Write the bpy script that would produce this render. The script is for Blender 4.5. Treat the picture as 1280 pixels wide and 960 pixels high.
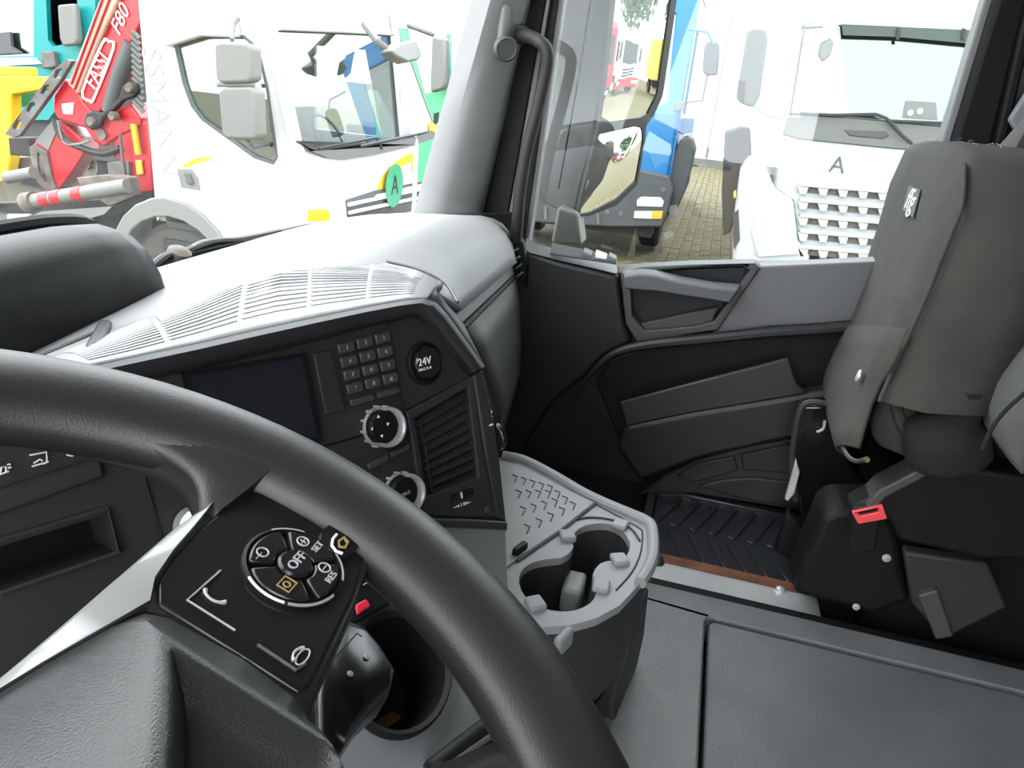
import bpy, bmesh, math, random
from math import sin, cos, radians, pi, sqrt
from mathutils import Vector as V, Matrix
from mathutils.geometry import tessellate_polygon
for o in list(bpy.data.objects): bpy.data.objects.remove(o)
SC = bpy.context.scene
COL = SC.collection
random.seed(4)
# ------------------------------------------------------------------ camera
# world axes: X to the passenger side, Y forwards (as the cab drives), Z up from the yard
FPX, HEAD, PITCH, ROLL = 950.0, radians(77.0), radians(22.0), radians(5.6)
EYE = V((0, 0, 2.45))
FWD = V((sin(HEAD)*cos(PITCH), cos(HEAD)*cos(PITCH), -sin(PITCH)))
_r0 = V((cos(HEAD), -sin(HEAD), 0)); _u0 = _r0.cross(FWD)
RGT = _r0*cos(ROLL) + _u0*sin(ROLL)
UPV = _u0*cos(ROLL) - _r0*sin(ROLL)
cam = bpy.data.cameras.new('camera'); camo = bpy.data.objects.new('camera', cam); COL.objects.link(camo)
camo.matrix_world = Matrix(((RGT.x, UPV.x, -FWD.x, EYE.x), (RGT.y, UPV.y, -FWD.y, EYE.y), (RGT.z, UPV.z, -FWD.z, EYE.z), (0, 0, 0, 1)))
cam.sensor_width = 36.0; cam.lens = 36.0*FPX/1280.0; cam.clip_start = 0.01; cam.clip_end = 500
SC.camera = camo
# ------------------------------------------------------------------ overcast sky and exposure
w = bpy.data.worlds.new('overcast_sky'); SC.world = w; w.use_nodes = True
nt = w.node_tree; nt.nodes.clear()
wo = nt.nodes.new('ShaderNodeOutputWorld'); bg = nt.nodes.new('ShaderNodeBackground')
tc = nt.nodes.new('ShaderNodeTexCoord'); sp = nt.nodes.new('ShaderNodeSeparateXYZ'); cr = nt.nodes.new('ShaderNodeValToRGB')
nt.links.new(tc.outputs['Generated'], sp.inputs[0]); nt.links.new(sp.outputs['Z'], cr.inputs[0])
cr.color_ramp.elements[0].position = 0.0; cr.color_ramp.elements[0].color = (0.80, 0.84, 0.88, 1)
cr.color_ramp.elements[1].position = 0.6; cr.color_ramp.elements[1].color = (0.96, 0.98, 1.0, 1)
nt.links.new(cr.outputs[0], bg.inputs['Color']); nt.links.new(bg.outputs[0], wo.inputs['Surface'])
bg.inputs['Strength'].default_value = 1.0
vs = SC.view_settings
vs.view_transform = 'Standard'; vs.look = 'None'; vs.gamma = 1.0; vs.use_curve_mapping = False
vs.exposure = 3.0

# ------------------------------------------------------------------ measuring helpers: where a sight line meets a real plane
def ray(x, y): return RGT*((x-640)/FPX) - UPV*((y-480)/FPX) + FWD
def at(x, y, n, p):
    n = V(n); r = ray(x, y); return EYE + r*((n.dot(V(p))-n.dot(EYE))/n.dot(r))
def PX(x, y, v): return at(x, y, (1, 0, 0), (v, 0, 0))
def PY(x, y, v): return at(x, y, (0, 1, 0), (0, v, 0))
def PZ(x, y, v): return at(x, y, (0, 0, 1), (0, 0, v))
def PD(x, y, d): return EYE + ray(x, y).normalized()*d

# ------------------------------------------------------------------ materials
MATS = {}
def mat(name, col, rough=0.5, metal=0.0, bump=0.0, bscale=300.0, var=0.0, vscale=6.0, spec=0.5, coat=0.0, emit=None, col2=None):
    if name in MATS: return MATS[name]
    m = bpy.data.materials.new(name); m.use_nodes = True; n = m.node_tree; b = n.nodes['Principled BSDF']
    b.inputs['Base Color'].default_value = (*col, 1); b.inputs['Roughness'].default_value = rough
    b.inputs['Metallic'].default_value = metal; b.inputs['Specular IOR Level'].default_value = spec
    b.inputs['Coat Weight'].default_value = coat; b.inputs['Coat Roughness'].default_value = 0.08
    t = n.nodes.new('ShaderNodeTexCoord')
    if var > 0 or col2:
        z = n.nodes.new('ShaderNodeTexNoise'); z.inputs['Scale'].default_value = vscale; z.inputs['Detail'].default_value = 5
        n.links.new(t.outputs['Object'], z.inputs['Vector'])
        r = n.nodes.new('ShaderNodeValToRGB'); n.links.new(z.outputs['Fac'], r.inputs[0])
        c2 = col2 or tuple(c*(1+var) for c in col); c1 = tuple(c*(1-var) for c in col) if not col2 else col
        r.color_ramp.elements[0].position = .35; r.color_ramp.elements[1].position = .65
        r.color_ramp.elements[0].color = (*c1, 1); r.color_ramp.elements[1].color = (*c2, 1)
        n.links.new(r.outputs[0], b.inputs['Base Color'])
    if bump > 0:
        z = n.nodes.new('ShaderNodeTexNoise'); z.inputs['Scale'].default_value = bscale; z.inputs['Detail'].default_value = 3
        n.links.new(t.outputs['Object'], z.inputs['Vector'])
        u = n.nodes.new('ShaderNodeBump'); u.inputs['Strength'].default_value = bump; u.inputs['Distance'].default_value = 0.002
        n.links.new(z.outputs['Fac'], u.inputs['Height']); n.links.new(u.outputs[0], b.inputs['Normal'])
    if emit: b.inputs['Emission Color'].default_value = (*emit[0], 1); b.inputs['Emission Strength'].default_value = emit[1]
    MATS[name] = m; return m
def glass_mat(name, tint, base=0.05):
    m = bpy.data.materials.new(name); m.use_nodes = True; n = m.node_tree; n.nodes.clear()
    o = n.nodes.new('ShaderNodeOutputMaterial'); mx = n.nodes.new('ShaderNodeMixShader'); f = n.nodes.new('ShaderNodeLayerWeight')
    f.inputs['Blend'].default_value = 0.5
    p = n.nodes.new('ShaderNodeMath'); p.operation = 'POWER'; p.inputs[1].default_value = 5.0
    q = n.nodes.new('ShaderNodeMath'); q.operation = 'MULTIPLY_ADD'; q.inputs[1].default_value = 0.90; q.inputs[2].default_value = base
    n.links.new(f.outputs['Facing'], p.inputs[0]); n.links.new(p.outputs[0], q.inputs[0])
    tr = n.nodes.new('ShaderNodeBsdfTransparent'); tr.inputs[0].default_value = (*tint, 1)
    g = n.nodes.new('ShaderNodeBsdfGlossy'); g.inputs['Roughness'].default_value = 0.01
    n.links.new(q.outputs[0], mx.inputs[0]); n.links.new(tr.outputs[0], mx.inputs[1]); n.links.new(g.outputs[0], mx.inputs[2]); n.links.new(mx.outputs[0], o.inputs[0])
    MATS[name] = m; return m
M = MATS
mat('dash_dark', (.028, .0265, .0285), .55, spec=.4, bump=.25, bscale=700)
mat('dash_top_glare', (.32, .32, .325), .45, bump=.18, bscale=600)  # dark plastic in truth; the windscreen glare is put into this pale colour
mat('dash_mid', (.055, .055, .058), .5, bump=.2, bscale=600)
mat('dash_lip', (.031, .0295, .0325), .5, spec=.4, bump=.2, bscale=600)
mat('console_grey', (.16, .165, .17), .5, bump=.15, bscale=500)
mat('tunnel_vinyl', (.14, .145, .15), .38, bump=.55, bscale=260, var=.15, vscale=5)
mat('lid_vinyl', (.12, .125, .13), .42, bump=.5, bscale=260, var=.12, vscale=6)
mat('black_gloss', (.008, .008, .009), .12, coat=.4)
mat('piano_black', (.011, .010, .011), .22)
mat('soft_black', (.006, .0058, .0064), .55, spec=.25, bump=.15, bscale=500)
mat('seal_rubber', (.007, .0065, .007), .6, spec=.2)
mat('leather', (.017, .015, .014), .40, bump=.10, bscale=900)
mat('airbag_skin', (.024, .0236, .024), .29, bump=.22, bscale=1100)
mat('spoke_trim', (.05, .05, .05), .30, bump=.15, bscale=400)
mat('screen_glass', (.012, .012, .02), .16)
mat('key_grey', (.05, .051, .056), .4)
mat('chrome', (.75, .75, .77), .24, metal=.65)
mat('satin_steel', (.62, .62, .63), .38, metal=.55, var=.1)
mat('white_print', (.85, .85, .85), .5)
mat('grey_print', (.35, .35, .36), .5)
mat('amber_print', (.30, .19, .08), .5)
mat('red_button', (.65, .02, .05), .35)
mat('buckle_red', (.80, .07, .08), .4)
mat('orange_lamp', (.9, .45, .05), .3)
mat('mat_rubber', (.03, .032, .037), .30, bump=.2, bscale=200)
mat('pillar_grey', (.22, .22, .225), .6, bump=.2, bscale=500)
mat('door_grey', (.125, .125, .13), .5, bump=.2, bscale=500)
mat('door_dark', (.011, .0105, .0115), .5, bump=.2, bscale=500)
mat('brown_plastic', (.022, .019, .017), .55, var=.2, vscale=15)
mat('lip_brown', (.16, .06, .035), .6, var=.3, vscale=30)
mat('pocket_plastic', (.022, .0212, .022), .5, bump=.2, bscale=500)
mat('faint_print', (.27, .27, .28), .5)
mat('seat_cloth', (.044, .040, .036), .95, bump=.6, bscale=500, var=.12, vscale=14)
mat('seat_cloth_dark', (.010, .0097, .010), .95, bump=.6, bscale=500, var=.15, vscale=14)
mat('seat_cloth_red', (.055, .024, .022), .95, bump=.5, bscale=500, var=.15, vscale=14)
mat('seat_grey', (.09, .09, .088), .9, bump=.5, bscale=400, var=.1, vscale=12)
mat('belt_web', (.30, .29, .27), .8, bump=.4, bscale=500)
mat('headliner', (.13, .128, .125), .95)
mat('cab_light', (.40, .40, .39), .9)
mat('silver_trim', (.30, .30, .30), .36, metal=.4)
mat('hood_black', (.006, .006, .0065), .42, spec=.3, bump=.1, bscale=600)
mat('visor_grey', (.045, .062, .055), .5)
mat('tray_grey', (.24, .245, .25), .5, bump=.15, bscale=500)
mat('lint', (.45, .42, .38), .9)
mat('lorry_white', (.55, .55, .56), .3, coat=.3)
mat('silver_paint', (.45, .46, .48), .3, coat=.3)
mat('truck_blue', (.004, .16, .42), .3, coat=.3)
mat('truck_green', (.09, .40, .20), .35)
mat('truck_teal', (.004, .22, .22), .35)
mat('truck_yellow', (.65, .42, .01), .4)
mat('crane_red', (.42, .012, .02), .35, coat=.2)
mat('crane_pale', (.60, .33, .25), .45)
mat('bumper_grey', (.075, .08, .085), .55, bump=.1, bscale=100)
mat('mirror_shell', (.026, .027, .029), .45)
mat('pale_plastic', (.155, .155, .15), .5)
mat('tyre', (.014, .014, .014), .8, bump=.3, bscale=60)
mat('tyre_dusty', (.06, .056, .05), .85, bump=.3, bscale=60)
mat('steel_grey', (.11, .10, .10), .5, var=.25, vscale=8)
mat('dirty_steel', (.12, .10, .085), .6, var=.35, vscale=10)
mat('chassis_dark', (.018, .017, .017), .6)
mat('cab_dim', (.05, .05, .052), .8)
mat('cab_beige', (.30, .29, .26), .8)
mat('lamp_clear', (.75, .76, .78), .12, coat=.5)
mat('sticker_green', (.05, .28, .16), .5)
mat('paver', (.125, .105, .055), .85, bump=.5, bscale=40, var=.3, vscale=7)
mat('mirror_silver', (.88, .90, .90), .01, metal=1.0)
mat('foliage', (.035, .075, .02), .8, var=.5, vscale=3)
mat('bark', (.05, .035, .025), .9)
glass_mat('lorry_glass', (.72, .80, .78), .20)
glass_mat('window_glass', (.80, .83, .82))

# ------------------------------------------------------------------ mesh builder
LOC = {}
class MB:
    def __init__(s): s.v = []; s.f = []
    def add(s, vs, fs):
        b = len(s.v); s.v += [V(p) for p in vs]; s.f += [[i+b for i in f] for f in fs]; return s
    def hexa(s, q):      # 4 bottom + 4 top points, both counter clockwise seen from above
        return s.add(q, [[3, 2, 1, 0], [4, 5, 6, 7], [0, 1, 5, 4], [1, 2, 6, 5], [2, 3, 7, 6], [3, 0, 4, 7]])
    def box(s, c, d, ax=None):
        c = V(c); ex, ey, ez = ax or (V((1, 0, 0)), V((0, 1, 0)), V((0, 0, 1)))
        q = [c + ex*(sx*d[0]/2) + ey*(sy*d[1]/2) + ez*(sz*d[2]/2) for sz in (-1, 1) for sx, sy in ((-1, -1), (1, -1), (1, 1), (-1, 1))]
        return s.hexa(q)
    def span(s, x0, x1, y0, y1, z0, z1): return s.box(((x0+x1)/2, (y0+y1)/2, (z0+z1)/2), (abs(x1-x0), abs(y1-y0), abs(z1-z0)))
    def prism(s, pts, vec):
        pts = [V(p) for p in pts]; vec = V(vec); n = len(pts)
        return s.add(pts+[p+vec for p in pts], [list(range(n))[::-1], list(range(n, 2*n))]+[[i, (i+1) % n, (i+1) % n+n, i+n] for i in range(n)])
    def loft(s, rings, closed=True, cap=True, wrap=False):
        n = len(rings[0]); vs = [p for r in rings for p in r]; fs = []
        m = len(rings)
        for k in range(m if wrap else m-1):
            k2 = (k+1) % m
            for i in range(n if closed else n-1):
                j = (i+1) % n; fs.append([k*n+i, k*n+j, k2*n+j, k2*n+i])
        if cap and closed and not wrap: fs += [list(range(n))[::-1], [(m-1)*n+i for i in range(n)]]
        return s.add(vs, fs)
    def tube(s, path, r, n=10, closed=False, cap=True, flat=None):
        path = [V(p) for p in path]; m = len(path); rings = []; up = None
        for i, p in enumerate(path):
            t = (path[(i+1) % m]-path[i-1]) if closed else (path[min(i+1, m-1)]-path[max(i-1, 0)])
            t.normalize()
            if up is None: up = V((0, 0, 1)) if abs(t.z) < .9 else V((1, 0, 0))
            a = (up-t*up.dot(t)).normalized(); b = t.cross(a); up = a
            rr = r[i] if isinstance(r, (list, tuple)) else r
            f2 = flat or 1.0
            rings.append([p+a*(rr*cos(2*pi*k/n))+b*(rr*f2*sin(2*pi*k/n)) for k in range(n)])
        return s.loft(rings, True, cap and not closed, closed)
    def lathe(s, o, ax, prof, n=24, cap=True):
        ax = V(ax).normalized(); o = V(o); a = ax.orthogonal().normalized(); b = ax.cross(a)
        return s.loft([[o+ax*h+(a*cos(2*pi*k/n)+b*sin(2*pi*k/n))*r for k in range(n)] for r, h in prof], True, cap)
    def plate(s, outer, holes, vec):   # flat plate with holes, extruded by vec
        loops = [[V(p) for p in outer]]+[[V(p) for p in h] for h in holes]; vec = V(vec)
        tri = tessellate_polygon(loops); flat = [p for l in loops for p in l]; n = len(flat)
        fs = [list(t) for t in tri]+[[i+n for i in t][::-1] for t in tri]; b = 0
        for l in loops:
            k = len(l); fs += [[b+i, b+(i+1) % k, b+(i+1) % k+n, b+i+n] for i in range(k)]; b += k
        return s.add(flat+[p+vec for p in flat], fs)
    def grid(s, rows):
        n = len(rows[0]); return s.add([p for r in rows for p in r], [[k*n+i, k*n+i+1, (k+1)*n+i+1, (k+1)*n+i] for k in range(len(rows)-1) for i in range(n-1)])
    def build(s, name, m, parent=None, bevel=0.0, seg=2, sub=0, ang=35, solid=0.0):
        me = bpy.data.meshes.new(name)
        lo = V([min(p[i] for p in s.v) for i in range(3)]); hi = V([max(p[i] for p in s.v) for i in range(3)])
        o_ = (lo+hi)/2
        if parent is None: o_.z = lo.z
        me.from_pydata([p-o_ for p in s.v], [], s.f); me.validate()
        bm = bmesh.new(); bm.from_mesh(me); bmesh.ops.remove_doubles(bm, verts=bm.verts, dist=1e-6); bmesh.ops.recalc_face_normals(bm, faces=bm.faces); bm.to_mesh(me); bm.free()
        me.materials.append(MATS[m] if isinstance(m, str) else m)
        for p in me.polygons: p.use_smooth = True
        me.set_sharp_from_angle(angle=radians(ang))
        o = bpy.data.objects.new(name, me); COL.objects.link(o)
        LOC[o.name] = o_
        if parent: o.parent = parent; o.location = o_-LOC[parent.name]
        else: o.location = o_
        if solid:
            d = o.modifiers.new('thickness', 'SOLIDIFY'); d.thickness = solid; d.offset = 1 if solid > 0 else 1
        if sub:
            d = o.modifiers.new('smooth', 'SUBSURF'); d.levels = sub; d.render_levels = sub
        if bevel:
            d = o.modifiers.new('bevel', 'BEVEL'); d.width = bevel; d.segments = seg; d.limit_method = 'ANGLE'; d.angle_limit = radians(32)
        return o
def thing(name, label, cat, loc, group=None):
    o = bpy.data.objects.new(name, None); o.empty_display_size = .05; COL.objects.link(o); o.location = loc; LOC[o.name] = V(loc)
    return tag(o, label, cat, group)
def tag(o, label=None, cat=None, group=None, kind=None):
    if label: o['label'] = label
    if cat: o['category'] = cat
    if group: o['group'] = group
    if kind: o['kind'] = kind
    return o
def shell(name, loc):
    o = bpy.data.objects.new(name, None); COL.objects.link(o); o.location = loc; LOC[o.name] = V(loc); o['kind'] = 'structure'; return o
def struct(o): o['kind'] = 'structure'; return o
def dup(root, delta, label=None, name=None):
    def cp(o, par):
        c = o.copy(); COL.objects.link(c); LOC[c.name] = LOC[o.name]+V(delta)
        if par: c.parent = par
        for ch in o.children: cp(ch, c)
        return c
    r = cp(root, None); r.location = root.location+V(delta)
    if label: r['label'] = label
    return r
def text(body, size, o, ex, ey, m, parent, name='lettering', depth=.0006, align='CENTER', shear=0.0, sx=1.0):
    cu = bpy.data.curves.new('lettering', 'FONT'); cu.body = body; cu.size = size; cu.align_x = align; cu.align_y = 'CENTER'; cu.extrude = depth/2; cu.resolution_u = 3; cu.shear = shear
    ob = bpy.data.objects.new('tmp', cu); COL.objects.link(ob)
    dg = bpy.context.evaluated_depsgraph_get(); me = bpy.data.meshes.new_from_object(ob.evaluated_get(dg)); bpy.data.objects.remove(ob)
    ex = V(ex).normalized(); ey = V(ey).normalized(); ez = ex.cross(ey); o = V(o)
    b = MB(); b.add([o+ex*(v.co.x*sx)+ey*v.co.y+ez*v.co.z for v in me.vertices], [list(p.vertices) for p in me.polygons])
    bpy.data.meshes.remove(me)
    return b.build(name, m, parent)
def lerp(a, b, t): return a+(b-a)*t
def bil(q, s, t):    # quad TL TR BR BL
    return lerp(lerp(V(q[0]), V(q[1]), s), lerp(V(q[3]), V(q[2]), s), t)
def arc(n, a0, a1): return [radians(a0+(a1-a0)*i/(n-1)) for i in range(n)]
def spline(pts, k=6, closed=False):   # Catmull-Rom through the points
    pts = [V(p) for p in pts]; n = len(pts); out = []
    for i in range(n if closed else n-1):
        g = (lambda j: pts[j % n]) if closed else (lambda j: pts[max(0, min(n-1, j))])
        p0, p1, p2, p3 = g(i-1), g(i), g(i+1), g(i+2)
        for j in range(k):
            t = j/k; out.append(.5*((2*p1)+(p2-p0)*t+(2*p0-5*p1+4*p2-p3)*t*t+(3*p1-p0-3*p2+p3)*t**3))
    if not closed: out.append(pts[-1])
    return out
# ================================================================== CAB SHELL
DX = 1.83                                   # inner face of the passenger door
struct(MB().span(-.55, 1.95, -1.3, .95, 1.40, 1.46).build('floor', 'soft_black'))
struct(MB().span(-.55, 1.95, -1.35, .55, 3.25, 3.31).build('ceiling', 'headliner'))
struct(MB().span(-.55, 1.95, -1.35, -1.30, 1.40, 3.25).build('wall_rear', 'headliner'))
struct(MB().span(-.60, -.55, -1.35, -.45, 1.40, 3.25).build('wall_left', 'headliner'))
struct(MB().span(DX+.05, DX+.10, -1.30, -.56, 1.40, 3.25).build('wall_right', 'headliner'))
def glass_y(x, z):                           # bowed, raked windscreen
    return .705 - .28*((x-.63)/1.1)**4*.72 - .23*(z-2.17)
struct(MB().loft([[V((x, .73-.2*((x-.63)/1.1)**4+dy, z)) for dy, z in ((0, .75), (.03, .75), (.03, 2.14), (0, 2.14))] for x in [-.55+2.4*i/12 for i in range(13)]]).build('wall_front', 'soft_black'))
xs = [-.5+(1.74+.5)*i/16 for i in range(17)]
wd = MB().grid([[V((x, glass_y(x, z)+.012, z)) for x in xs] for z in [2.13+.14*k for k in range(8)]]).build('window_1', 'window_glass'); struct(wd)
# A pillar on the passenger side
al0, al1 = PX(537, 272, 1.74), PX(613, 0, 1.74); ar0, ar1 = PX(600, 285, DX+.02), PX(664, 0, DX+.02)
def ext(a, b, z): return a+(b-a)*((z-a.z)/(b.z-a.z))
rings = []
for z in (2.05, 2.2, 2.35, 2.5, 2.65, 2.8, 3.0, 3.26):
    a, b = ext(al0, al1, z), ext(ar0, ar1, z); m_ = (a+b)/2+V((-.022, -.012, 0))
    q1 = a*.75+b*.25+V((-.018, -.008, 0)); q2 = a*.25+b*.75+V((-.018, -.014, 0))
    rings.append([a, q1, m_, q2, b, b+V((.05, .05, 0)), a+V((.05, .06, 0))])
struct(MB().loft(rings).build('trim_1', 'pillar_grey', ang=60))
# door frame and rubber seals behind it (dark strips between the pillar and the door glass)
def strip(px0, px1, x, w0, name, m, dep=.05):
    # vertical strip between two sloping image lines, standing on the plane X = x
    (xa0, ya0), (xb0, yb0) = px0; (xa1, ya1), (xb1, yb1) = px1
    a, b, c, d = PX(xa0, ya0, x), PX(xb0, yb0, x), PX(xa1, ya1, x), PX(xb1, yb1, x)
    a, b, c, d = ext(a, c, 2.02), ext(b, d, 2.02), ext(a, c, 3.24), ext(b, d, 3.24)
    e = V((dep, 0, 0))
    return MB().hexa([a, b, b+e, a+e, c, d, d+e, c+e]).build(name, m, bevel=w0)
struct(strip(((592, 282), (632, 290)), ((655, 0), (683, 0)), DX+.035, .006, 'trim_2', 'seal_rubber'))
struct(strip(((632, 290), (641, 292)), ((683, 0), (688, 0)), DX+.03, .004, 'trim_3', 'door_grey'))
struct(strip(((641, 292), (655, 297)), ((688, 0), (697, 0)), DX+.04, .004, 'trim_4', 'seal_rubber'))
struct(strip(((655, 297), (661, 297)), ((697, 0), (703, 0)), DX+.05, .003, 'trim_5', 'pillar_grey'))
# B pillar: light door-frame edge, then the black pillar with a ridge
struct(strip(((1166, 215), (1178, 215)), ((1231, 0), (1243, 0)), DX+.05, .004, 'trim_6', 'pillar_grey'))
struct(strip(((1178, 215), (1236, 215)), ((1243, 0), (1290, 0)), DX+.03, .02, 'trim_7', 'soft_black', .1))
struct(strip(((1236, 215), (1250, 215)), ((1285, 0), (1300, 0)), DX+.01, .006, 'trim_8', 'soft_black', .1))
struct(MB().span(1.952, 1.98, -2.4, -.60, .9, 3.3).build('trim_13', 'truck_blue', bevel=.01))
# passenger door glass
g0, g1 = PX(655, 300, DX+.065), PX(1172, 330, DX+.065)
struct(MB().span(DX+.063, DX+.067, -.50, .47, 2.00, 3.22).build('window_2', 'window_glass'))
# header rails over the windows, out of frame
struct(MB().span(DX, DX+.1, -.6, .5, 3.12, 3.27).build('trim_9', 'pillar_grey', bevel=.02))
struct(MB().span(-.55, 1.9, .38, .52, 3.05, 3.27).build('trim_10', 'headliner', bevel=.03))
struct(MB().loft([[V((-.6, .5-.22*(z-2.1)+dy, z)) for dy in (-.08, .06)]+[V((-.52, .5-.22*(z-2.1)+dy, z)) for dy in (.06, -.08)] for z in (1.4, 2.1, 3.25)]).build('trim_11', 'pillar_grey', bevel=.01))

# grab handle bar on the A pillar, the round knob, seat belt at the pillar
gh = thing('grab_handle', 'dark tubular grab handle curving down the passenger side pillar beside the door window', 'handle', PX(652, 285, DX))
pts = spline([PX(640, 45, DX-.0), PX(655, 44, DX-.04), PX(671, 50, DX-.06), PX(683, 62, DX-.07), PX(683, 85, DX-.07), PX(672, 135, DX-.07), PX(658, 190, DX-.07), PX(650, 240, DX-.065), PX(647, 275, DX-.055), PX(645, 300, DX-.03)], 5)
MB().tube(pts, .0145, 12).build('grip_bar', 'dash_dark', gh)
MB().lathe(PX(652, 43, DX+.01), V((-1, 0, 0)), [(.022, 0), (.022, .03), (.017, .045)], 16).build('end_mount', 'dash_dark', gh)
kn = thing('pillar_tweeter', 'round grey button shaped knob on the upper passenger side windscreen pillar', 'knob', PX(628, 62, 1.74))
kc = PX(630, 61, 1.745); kd = (EYE-kc).normalized()*.55+V((-.8, -.45, -.05)); kd.normalize()
MB().lathe(kc+kd*.012, kd, [(.026, 0), (.026, .02), (.024, .026), (.021, .028), (.019, .026), (0.0005, .026)], 28).build('speaker_face', 'dash_mid', kn)
MB().loft([[kc+V((0.03, 0.012, .0))+V((sx*.022, sy*.012, dz)) for sx, sy in ((-1, -1), (1, -1), (1, 1), (-1, 1))] for dz in (-.02, .03, .09)]).build('mount', 'pillar_grey', kn, bevel=.01)

# ================================================================== PASSENGER DOOR
dr = shell('door_1', (DX+.05, 0, 1.46))
def dp(x, y, off=0.0): return PX(x, y, DX-off)
sill = [(655, 302), (668, 306), (700, 315), (772, 333), (800, 331), (860, 329), (935, 326), (1000, 325), (1080, 322), (1180, 318), (1260, 315)]
so = [PX(x, y, DX+.05) for x, y in sill]
# main skin
po = [PX(x, y+8, DX+.035) for x, y in sill]; po = [V((p.x, p.y, p.z)) for p in po]
MB().prism(po+[V((DX+.035, po[-1].y, 1.46)), V((DX+.035, .50, 1.46)), V((DX+.035, .50, po[0].z-.10))], V((.05, 0, 0))).build('door_skin', 'door_dark', dr)
# window ledge cap
def band(top, bot, xt, xb, th, name, m, par, bevel=.004, seg=2):
    a = [PX(x, y, xt) for x, y in top]; b = [PX(x, y, xb) for x, y in bot]; e = V((th, 0, -.01))
    return MB().loft([[p, q, q+e, p+e+V((0, 0, -.01))] for p, q in zip(a, b)]).build(name, m, par, bevel, seg)
band([(655, 290), (662, 298), (672, 305), (700, 313), (735, 322), (772, 332)], [(655, 312), (661, 316), (672, 319), (700, 326), (735, 334), (772, 343)], DX+.06, DX-.005, .05, 'window_ledge', 'door_grey', dr, .006, 3)
band([(772, 332), (790, 330), (860, 328), (935, 325), (950, 325), (1000, 325), (1085, 321), (1180, 317)], [(772, 343), (790, 337), (860, 332), (935, 329), (950, 332), (1000, 331), (1085, 327), (1180, 323)], DX+.06, DX+.03, .05, 'rear_ledge', 'door_grey', dr, .004, 3)
# front lower door shell, dark bulge under the ledge
fp = [(655, 313), (700, 327), (772, 344), (779, 400), (790, 428), (755, 446), (735, 468), (690, 505), (655, 560), (640, 640), (600, 700), (590, 420)]
MB().prism([dp(x, y, .0) for x, y in fp], V((.05, 0, 0))).build('front_shell', 'door_dark', dr, bevel=.012, seg=3)
# switch plate with window switches
sw = [PX(x, y, DX+.035) for x, y in ((690, 306), (771, 323))]+[PX(x, y, DX-.004) for x, y in ((770, 331), (687, 319))]
MB().prism(sw, V((.0, 0, .006))).build('switch_plate', 'dash_mid', dr, bevel=.002)
def bt(px0, w_, name, m):
    a = bil(sw, px0, .25)+V((0, 0, .006)); b = bil(sw, px0+w_, .25)+V((0, 0, .006)); c = bil(sw, px0+w_, .85)+V((0, 0, .006)); d = bil(sw, px0, .85)+V((0, 0, .006))
    u = V((0, 0, .007)); MB().hexa([a, b, c, d, a+u*1.5, b+u*.8, c+u*.8, d+u*1.6]).build(name, m, dr, bevel=.0015)
bt(.5, .13, 'window_switch', 'console_grey'); bt(.68, .17, 'window_switch', 'white_print'); bt(.88, .11, 'window_switch', 'console_grey')
# armrest pull bar with the recess above and below it
bar_t = [(780, 341), (800, 337), (818, 338), (850, 347), (890, 354), (926, 357)]
bar_b = [(781, 361), (800, 363), (820, 364), (850, 369), (890, 375), (912, 379)]
bar_m = [(779, 346), (800, 343), (818, 345), (850, 353), (890, 360), (922, 363)]
r_ = []
for (a, b, c) in zip(bar_t, bar_m, bar_b):
    p, q, s_ = PX(*a, DX-.035), PX(*b, DX-.055), PX(*c, DX-.05)
    r_.append([p, q, s_, s_+V((.035, 0, 0)), p+V((.03, 0, -.002))])
MB().loft(r_).build('pull_handle', 'door_grey', dr, .004, 3)
# bowl frame around the recesses
MB().plate([dp(x, y, .02) for x, y in ((776, 343), (800, 334), (860, 331), (944, 329), (950, 335), (897, 413), (860, 418), (798, 430), (782, 405))],
           [[dp(x, y, .02) for x, y in ((822, 338), (860, 335), (926, 331), (938, 338), (893, 402), (868, 408), (806, 414), (790, 395), (788, 362))]], V((.055, 0, 0))).build('recess_frame', 'dash_mid', dr, bevel=.003)
MB().prism([dp(x, y, -.05) for x, y in ((776, 335), (945, 328), (955, 340), (900, 415), (790, 428), (775, 400))], V((.012, 0, 0))).build('recess_back', 'door_dark', dr)
MB().prism([dp(x, y, -.0) for x, y in ((799, 405), (868, 390), (898, 384), (890, 403), (868, 409), (806, 415))], V((.05, 0, -.004))).build('recess_floor', 'dash_mid', dr, bevel=.004)
# grey upper trim panel behind the diagonal edge
MB().prism([dp(x, y, .012) for x, y in ((950, 333), (1000, 331), (1090, 327), (1180, 323), (1180, 388), (1040, 404), (960, 409), (890, 417), (897, 412))], V((.05, 0, 0))).build('upper_trim', 'door_grey', dr, bevel=.006, seg=3)
# lower pocket: proud rounded rim running down to the footwell, hollow in front of a back panel
rim = spline([dp(*p, .05) for p in ((1180, 398), (1035, 411), (960, 416), (880, 424), (810, 431), (770, 441), (745, 460), (726, 485), (716, 512))], 5)
MB().tube(rim, [.014*min(1, (len(rim)-i)/22) for i in range(len(rim))], 10).build('pocket_rim', 'door_dark', dr)
MB().prism([dp(x, y, .03) for x, y in ((1180, 402), (1035, 415), (880, 428), (800, 437), (765, 450), (745, 478), (770, 540), (785, 552), (1010, 505), (1180, 470))], V((.05, 0, 0))).build('pocket_back', 'soft_black', dr, bevel=.004)
mp = [(775, 503), (860, 480), (985, 448), (996, 480), (1010, 492), (860, 517), (783, 533)]
MB().prism([dp(x, y, .10) for x, y in mp], V((.012, 0, 0))).build('map_pocket', 'pocket_plastic', dr, bevel=.004)
MB().prism([dp(x, y, .104) for x, y in ((783, 533), (860, 517), (1010, 492), (1060, 484), (1060, 545), (985, 550), (870, 575), (800, 603), (770, 560))], V((.05, 0, 0))).build('pocket_front', 'door_dark', dr, bevel=.012, seg=3)
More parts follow.
